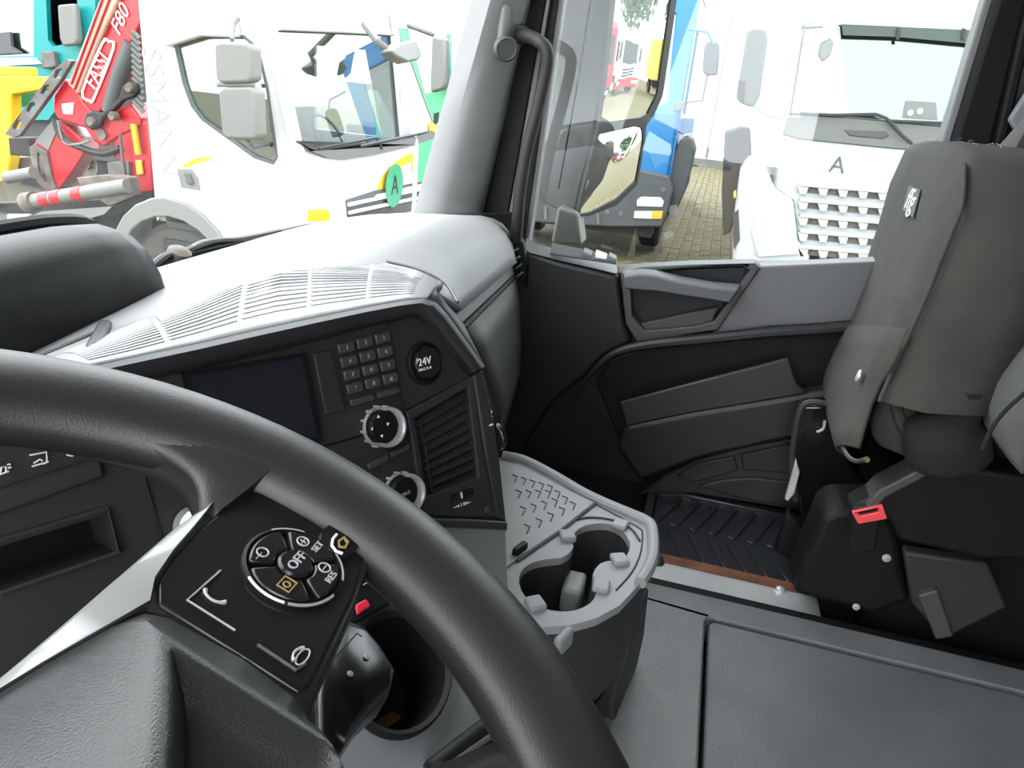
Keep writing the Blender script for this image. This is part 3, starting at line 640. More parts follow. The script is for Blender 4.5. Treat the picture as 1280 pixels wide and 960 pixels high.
# ================================================================== STEERING WHEEL
WC = V((.0961, .1607, 2.2387)); WT = .3801
WX = V((1, 0, 0)); WY = V((0, cos(WT), sin(WT))); WZ = V((0, -sin(WT), cos(WT)))
def wp(a, b, h=0.0): return WC+WX*a+WY*b+WZ*h
def wx(x, y, h=0.0): return at(x, y, WZ, WC+WZ*h)
sw_ = thing('steering_wheel', 'black leather rimmed steering wheel with glossy button spoke and padded hub', 'steering wheel', WC-WZ*.1)
MB().loft([[wp((.2145+.027*cos(b))*cos(a), (.2145+.027*cos(b))*sin(a), .0185*sin(b)) for b in [2*pi*j/20 for j in range(20)]] for a in [2*pi*i/96 for i in range(96)]], wrap=True).build('rim', 'leather', sw_, ang=80)
# right and left spokes: flared plates that run into the rim
def spoke(s, name):
    up = [(.030, .034), (.075, .036), (.115, .038), (.150, .040), (.180, .041), (.200, .043)]
    lo = [(.204, -.0315), (.194, -.0355), (.160, -.0435), (.112, -.0515), (.075, -.062), (.030, -.066)]
    rr = []
    for h, k in ((-.030, .93), (-.012, 1.0), (-.006, 1.0), (.001, .975), (.003, .94)):
        rr.append([wp(s*a, b*k-.003*(1-k), h+.006*max(0, (a-.16)/.04)*0) for a, b in up+[(.216, 0), (.212, -.028)]+lo])
    return MB().loft(rr).build(name, 'leather', sw_, ang=50)
spoke(1, 'spoke'); spoke(-1, 'spoke')
# leather web that runs from the rim into the spoke
fe = [((q-WC).dot(WX), (q-WC).dot(WY)) for q in spline([wx(x, y) for x, y in ((262, 655), (249, 640), (245, 620), (236, 602), (212, 584), (175, 566), (130, 550), (80, 538))], 3)]
for s in (1, -1):
    rr = []
    for k, (fa_, fb_) in enumerate(fe):
        t = k/(len(fe)-1); th = radians(8+50*t); ra, rb_ = .205*cos(th), .205*sin(th)
        P = lambda u, h: wp(s*lerp(fa_, ra, u), lerp(fb_, rb_, u), h)
        rr.append([P(0, -.006), P(0, .002), P(.12, .006), P(.5, .009), P(1, .0165), P(1, -.015), P(.4, -.013), P(.1, -.011)])
    MB().loft(rr).build('rim_web', 'leather', sw_, ang=80)
# satin trim strip along the upper edge of the spokes
for s in (1, -1):
    MB().loft([[wp(s*a, b+.0012, -.016), wp(s*a, b+.0016, .001), wp(s*a, b-.001, .0055), wp(s*a, b2, .0065), wp(s*a, b2, -.006)] for a, b, b2 in ((.012, .0352, .0345), (.04, .0356, .0335), (.06, .036, .0302), (.085, .037, .0252), (.102, .0378, .0218), (.112, .0382, .0278), (.128, .039, .0318), (.145, .0398, .0344), (.158, .039, .0368), (.163, .0382, .0378))]).build('spoke_trim', 'silver_trim', sw_, ang=50)
# glossy button panel
H = .004
pan = [(.104, .020), (.112, .027), (.128, .031), (.150, .0335), (.172, .034), (.190, .030), (.203, .020), (.209, .004), (.209, -.017), (.204, -.027), (.192, -.033), (.160, -.0405), (.110, -.0475), (.104, -.046)]
MB().prism([wp(a, b, -.002) for a, b in pan], WZ*(H+.002)).build('button_panel', 'piano_black', sw_, bevel=.002)
MB().prism([wp(-a, b, -.002) for a, b in pan], WZ*(H+.002)).build('button_panel', 'piano_black', sw_, bevel=.002)
BC = (.1560, -.0105)
KB = .75
def bp(r, a, h): return wp(BC[0]+KB*r*cos(a), BC[1]+KB*r*sin(a), h)
MB().loft([[bp(r, 2*pi*i/48, h) for i in range(48)] for r, h in ((.0305, H-.001), (.0305, H+.002), (.0285, H+.003), (.0275, H+.0005))], cap=False).build('button_ring', 'soft_black', sw_)
def ringarc(a0, a1, m, r=.0294, name='chrome_arc'): MB().tube([bp(r, a, H+.0022) for a in arc(14, a0, a1)], .0008, 6).build(name, m, sw_)
ringarc(150, 200, 'satin_steel'); ringarc(204, 262, 'chrome'); ringarc(20, 60, 'grey_print'); ringarc(-70, -20, 'grey_print')
for a0, a1 in ((50, 128), (-38, 42), (-118, -46), (138, 232)):
    pts = [bp(.027, a, H) for a in arc(10, a0, a1)]+[bp(.0115, a, H) for a in arc(10, a1, a0)]
    MB().prism(pts, WZ*.0035).build('sector_button', 'piano_black', sw_, bevel=.0012)
MB().loft([[bp(r, 2*pi*i/32, h) for i in range(32)] for r, h in ((.0105, H), (.0105, H+.0035), (.009, H+.0045), (.0003, H+.0045))]).build('centre_button', 'piano_black', sw_)
text('OFF', .0066, bp(.001, 0, H+.0048), WX, WY, 'grey_print', sw_)
text('SET', .0046, bp(.0215, radians(-8), H+.0038), WX, WY, 'grey_print', sw_)
text('RES', .0046, bp(.0225, radians(-76), H+.0038), WX, WY, 'grey_print', sw_)
def ring(c, r, m, w_=.0004):
    r = r*.75
    return ring_(c, r, m, w_)
def ring_(c, r, m, w_): MB().tube([c+WX*(r*cos(2*pi*i/20))+WY*(r*sin(2*pi*i/20)) for i in range(20)], w_, 5, True).build('symbol', m, sw_)
c = bp(.0195, radians(18), H+.0038); ring(c, .0036, 'grey_print'); MB().box(c, (.003, .0005, .0005), (WX, WY, WZ)).box(c, (.0005, .003, .0005), (WX, WY, WZ)).build('symbol', 'grey_print', sw_)
c = bp(.0175, radians(-58), H+.0038); ring(c, .0036, 'grey_print'); MB().box(c, (.0032, .0005, .0005), (WX, WY, WZ)).build('symbol', 'grey_print', sw_)
c = bp(.020, radians(108), H+.0038); ring(c, .0034, 'grey_print'); MB().box(c-WX*.003, (.0045, .0005, .0005), (WX, (WY+WX).normalized(), WZ)).build('symbol', 'grey_print', sw_)
c = bp(.018, radians(195), H+.0038); MB().plate([c+WX*(a*.0036)+WY*(b*.0032) for a, b in ((-1, -1), (1, -1), (1, 1), (-1, 1))], [[c+WX*(a*.0031)+WY*(b*.0027) for a, b in ((-1, -1), (1, -1), (1, 1), (-1, 1))]], WZ*.0005).build('symbol', 'amber_print', sw_); ring(c, .0020, 'amber_print')
# phone keys in the lower corners, cab symbol button on the right
def handset(c, flat, k=.62):
    MB().tube([c+WX*(k*.0065*cos(a))+WY*(k*.0065*sin(a)*(.8 if flat else 1.3)) for a in (arc(9, 20, 160) if flat else arc(9, 110, 250))], [.0010, .0009, .0006, .0006, .0006, .0006, .0006, .0009, .0010], 6).build('symbol', 'grey_print', sw_)
handset(wx(272, 742, H+.0008), False); c = wx(377, 820, H+.0008); handset(c, True)
MB().tube([c+WX*(.0046*cos(a))+WY*(.0020*sin(a)-.0006) for a in arc(12, 0, 360)], .0004, 5).build('symbol', 'grey_print', sw_)
MB().tube([wx(x, y, H+.0005) for x, y in ((276, 713), (234, 750), (294, 788))], .0005, 5).build('key_edge', 'grey_print', sw_)
MB().tube([wx(x, y, H+.0005) for x, y in ((322, 806), (370, 838), (382, 830))], .0008, 5).build('key_edge', 'dash_mid', sw_)
c = wx(424, 678, H)
MB().loft([[c+WX*(r*cos(2*pi*i/24))+WY*(.8*r*sin(2*pi*i/24))+WZ*h for i in range(24)] for r, h in ((.0125, 0), (.0115, .003), (.0003, .0035))]).build('cab_button', 'piano_black', sw_)
MB().tube([wx(x, y, H+.0042) for x, y in ((421, 668), (416, 674), (415, 682), (420, 689), (428, 692))], .0007, 6).build('symbol', 'white_print', sw_)
MB().plate([wx(x, y, H+.0040) for x, y in ((422, 676), (430, 671), (436, 678), (432, 686), (423, 685))], [[wx(x, y, H+.0040) for x, y in ((424, 678), (429, 674), (433, 679), (430, 684), (425, 683))]], WZ*.0006).build('symbol', 'amber_print', sw_)
# padded airbag hub
po_ = [(.097, .020), (.101, .012), (.103, -.02), (.101, -.046), (.096, -.054), (.070, -.080), (.045, -.110), (.025, -.128), (0, -.132)]
tp_ = [(0, .036), (.03, .0345), (.06, .030), (.085, .0245)]
half = po_; outl = tp_+half; outl = [(lerp(p[0], q[0], k/4), lerp(p[1], q[1], k/4)) for p, q in zip(outl, outl[1:]) for k in range(4)]+[outl[-1]]; outl = outl+[(-a, b) for a, b in outl[::-1] if a > 1e-6]
cx0, cy0 = 0, -.035
def pr_(k, h, dy=0): return [wp(cx0+(a-cx0)*k, cy0+dy+(b-cy0)*k, h) for a, b in outl]
def inner(k, dh, ins=0):
    o = []
    for a, b in outl:
        aa = max(-.089+ins, min(.089-ins, a)); s = abs(aa)
        top = .016-.060*max(0, (.090-s)/.090)**.85-ins
        bb = min(b, top) if b > -.02 else b; f = max(0, 1-abs(aa)/.095)
        o.append((aa*k, -.055+(max(bb, -.112)+.055)*k, .011+.034*f**.8+dh))
    return [wp(*q) for q in o]
MB().loft([pr_(1.0, -.02), pr_(1.0, .003), pr_(.99, .006), inner(1.0, -.002), inner(1.0, 0, .004), inner(1.0, -.001, .008), inner(1.0, -.010, .016), inner(.8, -.013, .018), inner(.3, -.016, .018), inner(.03, -.016, .018)]).build('airbag_pad', 'airbag_skin', sw_, ang=80)
MB().tube([wp(cx0+(a-cx0)*1.015, cy0+(b-cy0)*1.015, .002) for a, b in outl], .0016, 6, True).build('pad_seam', 'seal_rubber', sw_)
# carrier behind the pad, lower twin spokes, column shroud
MB().loft([[wp(.085*cos(a)*k, -.03+.085*sin(a)*k, h) for a in [2*pi*i/24 for i in range(24)]] for k, h in ((1.05, -.004), (1.0, -.03), (.75, -.06), (.6, -.11))]).build('hub_carrier', 'soft_black', sw_)
for s in (1, -1):
    MB().loft([[wp(s*lerp(.060, .152, t)+s*w_, lerp(-.085, -.158, t)+w_*.9, h-.012*sin(pi*t)) for w_, h in ((-.016, -.018), (-.017, -.002), (-.009, .006), (.009, .006), (.017, -.002), (.016, -.018))] for t in (0, .25, .5, .75, 1)]).build('lower_spoke', 'leather', sw_, ang=70)
# column shroud and the stalk
cs = thing('steering_column', 'dark steering column shroud with a stubby control stalk behind the wheel', 'steering column', WC-WZ*.3)
MB().loft([[wp(.075*k*cos(a), -.03+.075*k*sin(a), h) for a in [2*pi*i/24 for i in range(24)]] for k, h in ((.9, -.115), (1.15, -.14), (1.25, -.26), (1.4, -.42))]).build('shroud', 'soft_black', cs, ang=60)
HS = -.075
def sx_(x, y, h=0.0): return wx(x, y, HS+h)
kn_ = [(396, 792), (424, 783), (450, 792), (470, 816), (489, 848), (484, 873), (455, 900), (420, 955), (392, 940), (386, 880)]
cK = sum([sx_(*p) for p in kn_], V())/len(kn_)
def kr(k, h): return [cK+(sx_(*p)-cK)*k+WZ*h for p in kn_]
MB().loft([kr(.88, -.028), kr(1.0, -.016), kr(1.0, .0), kr(.93, .008), kr(.75, .012)]).build('stalk_knob', 'piano_black', cs, ang=50)
MB().tube([cK-WZ*.012, lerp(cK, wp(.05, -.04, -.13), .5)-WZ*.01, wp(.05, -.04, -.14)], .016, 12).build('stalk_arm', 'soft_black', cs)
MB().tube([sx_(*p, .011) for p in ((405, 838), (446, 793), (452, 797))], .0012, 6).build('knob_edge', 'dash_mid', cs)
MB().tube([sx_(*p, .006) for p in ((400, 850), (408, 844), (420, 866))], .004, 8).build('rotary_collar', 'satin_steel', cs)
for p in ((438, 842), (459, 821)): MB().lathe(sx_(*p, .0125), WZ, [(.0018, 0), (.0012, .0006)], 10).build('marking_dot', 'grey_print', cs)
# ================================================================== PASSENGER SEAT (cushion folded up)
se = thing('passenger_seat', 'grey cloth passenger seat with its cushion folded up and a red belt buckle', 'seat', (1.55, -.6, 1.46))
# folded cushion: front plane leans slightly; built from image outline on two real planes
SN = V((.10, .985, .13)).normalized(); SP = V((1.53, -.355, 2.10))
def sf(x, y, off=0.0): return at(x, y, SN, SP+SN*off)
x_s = 1.31   # plane of the flank that faces the driver
def sk(x, y): return PX(x, y, x_s)
front_l = [(1131, 188), (1112, 230), (1098, 280), (1083, 325), (1068, 372), (1050, 415), (1038, 440), (1031, 466)]
front_r = [(1206, 205), (1203, 255), (1190, 290), (1176, 325), (1160, 365), (1140, 410), (1122, 448), (1100, 500)]
rows = []
for (a, b) in zip(front_l, front_r):
    p, q = sf(*a), sf(*b); n = 7
    rows.append([lerp(p, q, i/n)+SN*(.018*(1-abs(2*i/n-1)**3)) for i in range(n+1)])
front_rows = rows
dep = .145
rings = []
for k, r in enumerate(rows):
    pr0, pl0 = r[0], r[-1]
    back_l = pl0+V((-.02, -dep, .01)); back_r = pr0+V((.02, -dep, .01))
    rings.append([pr0+V((.012, -.02, 0))]+r+[pl0+V((-.012, -.016, 0)), pl0+V((-.03, -.06, .002)), pl0+V((-.026, -.105, .006)), back_l, back_r])
t0 = rings[0]; ct_ = sum(t0, V())/len(t0)
def cap(k, dz): return [ct_+(p-ct_)*k+V((0, -.004, dz)) for p in t0]
rings = [cap(.15, .030), cap(.6, .026), cap(.85, .018), cap(.96, .008)]+rings
MB().loft(rings).build('folded_cushion', 'seat_cloth', se, ang=80)
# cover flap on the underside of the cushion with two push pins; it hangs below the cushion edge
fr_px = [((1052, 411), (1139, 412)), ((1038, 440), (1128, 440)), ((1030, 466), (1118, 464)), ((1034, 495), (1106, 482)), ((1041, 525), (1094, 508)), ((1050, 550), (1085, 538)), ((1058, 566), (1078, 562))]
rw = []
for k, (a, b) in enumerate(fr_px):
    p, q = sf(*a), sf(*b); rw.append([lerp(p, q, i/7)+SN*(.018*(1-abs(2*i/7-1)**3)+.0005+.0015*min(k, 2)) for i in range(8)])
MB().grid(rw).build('cover_flap', 'seat_cloth', se, solid=.006, ang=80)
for x, y, q_ in ((1051, 409, .016), (1074, 470, .0285)):
    o = MB().lathe(sf(x, y, q_), SN, [(.011, 0), (.011, .002), (.008, .004), (.004, .003), (.0004, .003)], 20).build('push_pin', 'satin_steel', se)
MB().tube(spline([sf(x, y, .020) for x, y in ((1031, 470), (1040, 520), (1055, 562), (1068, 576), (1083, 574))], 4), .0035, 8).build('flap_piping', 'dash_mid', se)
# woven label with light stripes
lb = [(1136, 232), (1150, 237), (1141, 272), (1128, 262)]
MB().prism([sf(x, y, .021) for x, y in lb], -SN*.002).build('woven_label', 'dash_mid', se)
lbq = [sf(*p, .0215) for p in lb]
lw, lh = (lbq[1]-lbq[0]).length, (lbq[0]-lbq[3]).length
lx = (lbq[1]-lbq[0]).normalized(); ly = SN.cross(lx); ly = -ly if ly.dot(lbq[0]-lbq[3]) < 0 else ly
text('ffg', lh*.80, sum(lbq, V())/4, lx, ly, 'white_print', se, 'label_mark', sx=.85*lw/(lh*.80*1.15))
# seam between front and flank, top seam, lint on the top
MB().tube(spline([r[-1]+V((-.008, .002, 0)) for r in front_rows], 3), .0035, 8).build('seam_piping', 'seat_cloth', se)
hs = MB()
for k in range(46):
    p = sf(random.uniform(1128, 1205), random.uniform(186, 198), -.02)+V((random.uniform(-.05, .02), random.uniform(-.06, .01), .016))
    d = V((random.uniform(-1, 1), random.uniform(-1, 1), random.uniform(-.1, .25))).normalized()*random.uniform(.008, .022)
    hs.tube([p, p+d*.5+V((0, 0, .003)), p+d], .0004, 3)
tag(hs.build('lint', 'lint', se), kind='stuff')
# back of the fold: backrest block with dark shell behind the cushion
bk = []
for t, (z, y0, y1) in enumerate(((1.90, -.55, -.68), (2.05, -.535, -.68), (2.2, -.535, -.70), (2.38, -.55, -.73), (2.52, -.58, -.75), (2.66, -.61, -.76), (2.72, -.64, -.74))):
    w0 = .245 if t < 5 else .20
    bk.append([V((1.56+w0*a, lerp(y0, y1, b), z)) for a, b in ((-1, .25), (-.85, .0), (.85, .0), (1, .25), (1, .8), (.85, 1), (-.85, 1), (-1, .8))])
MB().loft(bk).build('backrest', 'seat_cloth_dark', se, ang=70, bevel=.01)
# cloth folds under the cushion
MB().prism([PX(x, y, 1.302) for x, y in ((1126, 440), (1104, 492), (1092, 525), (1088, 550), (1102, 562), (1126, 572), (1146, 582), (1150, 550), (1158, 520), (1196, 498), (1212, 470), (1170, 440))], V((.10, -.01, 0))).build('cloth_fold', 'seat_cloth', se, bevel=.022, seg=4, ang=80)
MB().tube(spline([PX(x, y, 1.30) for x, y in ((1128, 480), (1120, 505), (1130, 535), (1145, 548))], 4), [.004]+[.010]*10+[.004]*2, 8).build('cloth_crease', 'seat_cloth', se)
def roll(name, pts, r, m, fl_=1.0): return MB().tube(spline(pts, 4), r, 16, flat=fl_).build(name, m, se, ang=80)
# hinge roll and backrest bolster (pale edge) towards the driver
roll('hinge_roll', [PX(1178, 520, 1.24)+V((.01, -.02, .055)), PX(1172, 540, 1.24)+V((.02, -.02, 0)), PX(1180, 570, 1.24)+V((.03, -.02, -.02))], [.036]*4+[.058]*4+[.046], 'seat_cloth_dark', 1.1)
bo_ = []
for (x, y, r) in ((1225, 575, .008), (1222, 555, .035), (1228, 530, .045), (1245, 505, .050), (1268, 478, .052), (1295, 448, .052), (1330, 405, .05), (1360, 370, .045)):
    c = PX(x, y, 1.18)+V((.055, -.06, -.01)); r = r*1.18; bo_.append([c+V((cos(a)*.055, sin(a)*r*.9, sin(a)*r*.5)) for a in [2*pi*i/16 for i in range(16)]])
MB().loft(bo_).build('side_bolster', 'seat_grey', se, ang=80)
MB().tube(spline([PX(x, y, 1.145) for x, y in ((1228, 562), (1240, 535), (1258, 512), (1285, 488))], 4), .003, 6).build('bolster_seam', 'seat_cloth_dark', se)
# plastic frame: side shield with sloped top, base box, buckle
sh_ = [PX(x, y, 1.265) for x, y in ((1060, 638), (1100, 616), (1150, 590), (1166, 583), (1235, 588), (1300, 600), (1300, 700), (1230, 700), (1125, 676), (1110, 650))]
MB().prism(sh_, V((.06, 0, 0))).build('side_shield', 'soft_black', se, bevel=.008, seg=3)
MB().loft([[PX(x, y, 1.258), PX(x+8, y+9, 1.258), PX(x+8, y+9, 1.258)+V((.06, 0, 0)), PX(x, y, 1.258)+V((.06, 0, 0))] for x, y in ((1082, 632), (1100, 613), (1150, 587), (1165, 581), (1190, 583))]).build('shield_edge', 'dash_mid', se, bevel=.003)
bx = [PX(x, y, 1.36) for x, y in ((1018, 672), (1027, 648), (1045, 638), (1110, 640), (1125, 676), (1130, 720), (1142, 752), (1090, 770), (990, 742), (1005, 700))]
MB().prism(bx, V((.12, 0, 0))).build('base_cover', 'soft_black', se, bevel=.014, seg=3)
MB().span(1.42, 1.74, -.95, -.44, 1.46, 1.80).build('pedestal', 'soft_black', se, bevel=.02)
MB().prism([PX(x, y, 1.32) for x, y in ((1130, 690), (1235, 705), (1260, 760), (1180, 800), (1140, 755))], V((.03, 0, 0))).build('slide_rail', 'dash_dark', se, bevel=.006)
MB().prism([PX(x, y, 1.305) for x, y in ((1148, 745), (1172, 738), (1192, 796), (1170, 800))], V((.02, 0, 0))).build('rail_bracket', 'dash_mid', se, bevel=.003)
MB().lathe(PX(1108, 697, 1.358), (-1, 0, 0), [(.008, 0), (.008, .003), (.003, .004)], 12).build('bolt', 'satin_steel', se)
MB().lathe(PX(1070, 758, 1.358), (-1, 0, 0), [(.007, 0), (.007, .003), (.003, .004)], 12).build('bolt', 'satin_steel', se)
# belt buckle: dark body, red key with a slot
bq = [PX(x, y, 1.262) for x, y in ((1064, 637), (1102, 628), (1108, 645), (1072, 652))]
o = MB().prism([bq[0]+V((-.004, 0, .004)), bq[1]+V((-.004, 0, .004)), bq[2]+V((-.004, 0, -.07)), bq[3]+V((-.004, 0, -.07))], V((.03, 0, 0))).build('belt_buckle', 'soft_black', se, bevel=.004)
e1 = V((-.010, 0, 0))
MB().plate([p+e1 for p in bq], [[bil(bq, s_, t_)+e1 for s_, t_ in ((.14, .08), (.84, .08), (.80, .42), (.20, .42))]], V((.014, 0, 0))).build('release_key', 'buckle_red', o, bevel=.0015)
# hinge bracket by the door side of the cushion
br = [PX(x, y, 1.58) for x, y in ((1003, 507), (1042, 508), (1055, 530), (1060, 580), (1085, 610), (1060, 660), (1020, 690), (1000, 640), (992, 590), (990, 545))]
MB().prism(br, V((.05, 0, 0))).build('hinge_bracket', 'black_gloss', se, bevel=.006, seg=3)
MB().tube(spline([PX(x, y, 1.575) for x, y in ((995, 625), (990, 580), (996, 535), (1004, 507), (1022, 503), (1045, 510))], 4), .007, 8).build('bracket_edge', 'dash_dark', se)
MB().tube(spline([PX(x, y, 1.572) for x, y in ((1021, 540), (1029, 536), (1031, 526))], 4), .003, 6).build('spring_end', 'satin_steel', se)
MB().lathe(PX(1041, 531, 1.575), (-1, 0, 0), [(.004, 0), (.003, .003)], 10).build('bolt', 'satin_steel', se)
MB().prism([PX(x, y, 1.56) for x, y in ((995, 574), (1000, 590), (993, 618), (985, 627), (981, 624), (989, 596))], V((.01, 0, 0))).build('bright_tab', 'satin_steel', se, bevel=.002)
MB().lathe(PX(1083, 574, 1.42), (-1, 0, 0), [(.006, 0), (.006, .003), (.002, .005)], 12).build('brass_rivet', 'orange_lamp', se)
MB().prism([PX(x, y, 1.56) for x, y in ((985, 640), (1030, 690), (1020, 712), (992, 705), (968, 688))], V((.03, 0, .0))).build('floor_bracket', 'soft_black', se, bevel=.006)
# seat belt by the pillar
sb = thing('seat_belt', 'pale seat belt webbing slanting across the black pillar above the seat', 'belt', PX(1260, 190, 1.75))
a, b, c, d = PX(1300, 125, 1.80), PX(1300, 165, 1.80), PX(1255, 202, 1.76), PX(1236, 196, 1.76)
MB().hexa([a, b, c, d]+[p+V((.0, -.004, .002)) for p in (a, b, c, d)]).build('webbing', 'belt_web', sb)
a, b, c, d = PX(1262, 150, 1.80), PX(1300, 90, 1.80), PX(1300, 150, 1.80), PX(1275, 172, 1.80)
MB().prism([a, b, c, d], V((.02, 0, 0))).build('guide_cover', 'pillar_grey', sb, bevel=.004)
# ================================================================== YARD
gd = shell('ground', (14, 0, 0))
g = MB().span(-30, 90, -60, 60, -.12, -.035).build('paved_bed', 'paver', gd)
pv = None
for i in range(32):
    for j in range(9):
        x, y = 12.1+.225*i, -.72+.165*j+(.0)
        if pv is None:
            pv = MB().box((x, y, -.03), (.212, .152, .06)).build('paver', 'paver', gd, bevel=.006, seg=1); px0, py0 = x, y; l0 = pv.location.copy()
        else:
            o = pv.copy(); COL.objects.link(o); o.location = l0+V((x-px0+random.uniform(-.004, .004), y-py0, random.uniform(-.006, .006)))
rest = MB()
for i in range(90):
    for j in range(11):
        x, y = 12.1+.225*32+.225*i, -.72-.33+.165*j
        rest.box((x, y, -.03+random.uniform(-.005, .005)), (.212, .152, .06))
tag(rest.build('far_pavers', 'paver', gd), kind='stuff')

def wheel(x, y, z, r, wd, par, axis='x', m='tyre', hub='dirty_steel'):
    ax = V((1, 0, 0)) if axis == 'x' else V((0, 1, 0))
    h = wd/2
    o = MB().lathe(V((x, y, z)), ax, [(r*.56, -h), (r*.9, -h), (r, -h*.7), (r, h*.7), (r*.9, h), (r*.56, h)], 32, cap=False).build('tyre', m, par, ang=40)
    MB().lathe(V((x, y, z)), ax, [(r*.57, -h*.95), (r*.5, -h*.9), (r*.46, -h*.3), (r*.2, -h*.25), (r*.18, -h*.7), (.001, -h*.7)], 24, cap=False).lathe(V((x, y, z)), ax, [(r*.57, h*.95), (r*.5, h*.9), (r*.46, h*.3), (.001, h*.3)], 24, cap=False).build('rim', hub, o)
    return o
def px_poly(f, pts): return [f(*p) for p in pts]

# ------------------------------------------------------------------ white cab-over lorry, side on to us
wl = thing('white_lorry', 'white flat fronted lorry with yellow stripe and green disc sticker beside the red crane', 'lorry', (6.3, 4.3, 0))
SX = 5.28
def ws(x, y, o=0.0): return PX(x, y, SX-o)                    # flank
FY = 3.0
WN = V((0, -cos(radians(14)), sin(radians(14)))); WP = V((5.3, FY, 1.70))
def wf(x, y, o=0.0): return at(x, y, WN, WP+WN*o)             # raked windscreen plane
def wv(x, y, o=0.0): return PY(x, y, FY-o)                    # upright front
zt = 3.25
top_y = FY+(zt-1.7)*math.tan(radians(14))
win = px_poly(ws, [(218, 48), (262, 46), (305, 46), (322, 60), (334, 110), (346, 196), (342, 204), (318, 196), (285, 172), (252, 148), (240, 132), (230, 105), (222, 70)])
ya_, yb_ = ws(173, 0), ws(194, 250)
def yrear(z): return yb_.y+(ya_.y-yb_.y)*(z-yb_.z)/(ya_.z-yb_.z)
side = [V((SX, FY+.02, .75)), V((SX, FY+.0, 1.70)), V((SX, top_y, zt)), V((SX, yrear(zt), zt)), V((SX, yrear(1.1), 1.1)), V((SX, 4.85, .95))]
archc = PX(220, 352, SX); 
ach = [V((SX, archc.y+.60*cos(a), archc.z+.0+.66*sin(a))) for a in arc(13, 0, 180)]
ach = [p for p in ach if p.y < yrear(1.1)-.02 and p.z > .8]
side = side[:-1]+ach+[V((SX, ach[-1].y, .75))]
MB().plate(side, [win], V((.05, 0, 0))).build('side_wall', 'lorry_white', wl)
far = [V((p.x+2.25, p.y, p.z)) for p in (side[0], side[1], side[2], side[3], side[4], V((SX, yrear(1.1), .75)))]
fwin = [V((SX+2.25, y, z)) for y, z in ((3.35, 1.75), (4.1, 1.75), (4.1, 2.55), (3.55, 2.55))]
RY = min(yrear(1.1), yrear(zt))
MB().plate(far, [fwin], V((.05, 0, 0))).build('side_wall', 'lorry_white', wl)
scr = px_poly(wf, [(343, 39), (352, 37), (420, 40), (496, 44), (507, 60), (528, 120), (543, 160), (541, 168), (500, 176), (440, 183), (400, 188), (385, 183), (372, 168), (358, 110)])
x0, x1 = SX, SX+2.3
fr_ = [V((x0, FY, 1.70)), V((x1, FY, 1.70)), V((x1, top_y, zt)), V((x0, top_y, zt))]
MB().plate(fr_, [scr], -WN*.05).build('screen_frame', 'lorry_white', wl)
MB().plate([V((x0, FY, 1.72)), V((x1, FY, 1.72)), V((x1, FY, .55)), V((x0, FY, .55))], [], V((0, .05, 0))).build('front_panel', 'lorry_white', wl, bevel=.02)
MB().span(x0, x1, top_y, RY, zt-.02, zt+.04).build('roof', 'lorry_white', wl, bevel=.02)
MB().span(x0+.03, x1-.03, RY-.06, RY, 1.1, zt).build('rear_wall', 'cab_beige', wl)
MB().span(x0+.05, x1-.05, FY+.05, RY-.06, 1.05, 1.1).build('cab_floor', 'cab_dim', wl)
MB().prism([p+V((.02, 0, 0)) for p in win], V((.006, 0, 0))).build('side_glass', 'lorry_glass', wl)
MB().prism([p-WN*.02 for p in scr], -WN*.006).build('windscreen', 'lorry_glass', wl)
def rim_seal(lp, name, r, m, par): return MB().tube(lp, r, 6, True).build(name, m, par)
rim_seal([p+WN*.003 for p in scr], 'screen_seal', .010, 'pale_plastic', wl); rim_seal(win, 'window_seal', .012, 'bumper_grey', wl)
MB().tube([V((x0+.02, FY+.01, .6)), V((x0+.02, FY+.01, 1.70)), V((x0+.02, top_y+.01, zt))], .05, 10).build('corner_post', 'lorry_white', wl)
MB().tube([V((x1-.02, FY+.01, .6)), V((x1-.02, FY+.01, 1.70)), V((x1-.02, top_y+.01, zt))], .05, 10).build('corner_post', 'lorry_white', wl)
# dashboard, seats, wheel inside the lorry cab
MB().span(x0+.08, x1-.08, FY+.1, FY+.55, 1.45, 1.66).build('lorry_dashboard', 'cab_beige', wl, bevel=.05)
for sx_c in (x0+.55, x1-.55):
    MB().span(sx_c-.25, sx_c+.25, 3.85, 4.3, 1.3, 1.5).build('cab_seat', 'cab_dim', wl, bevel=.05)
    MB().hexa([V((sx_c-.25, 4.25, 1.45)), V((sx_c+.25, 4.25, 1.45)), V((sx_c+.25, 4.36, 1.45)), V((sx_c-.25, 4.36, 1.45)), V((sx_c-.2, 4.38, 2.3)), V((sx_c+.2, 4.38, 2.3)), V((sx_c+.2, 4.47, 2.3)), V((sx_c-.2, 4.47, 2.3))]).build('cab_seat_back', 'cab_dim', wl, bevel=.05)
c = V((x1-.55, FY+.68, 1.75)); MB().tube([c+V((.22*cos(a), .12*sin(a), .18*sin(a))) for a in [2*pi*i/28 for i in range(28)]], .016, 8, True).build('lorry_steering_wheel', 'pale_plastic', wl)
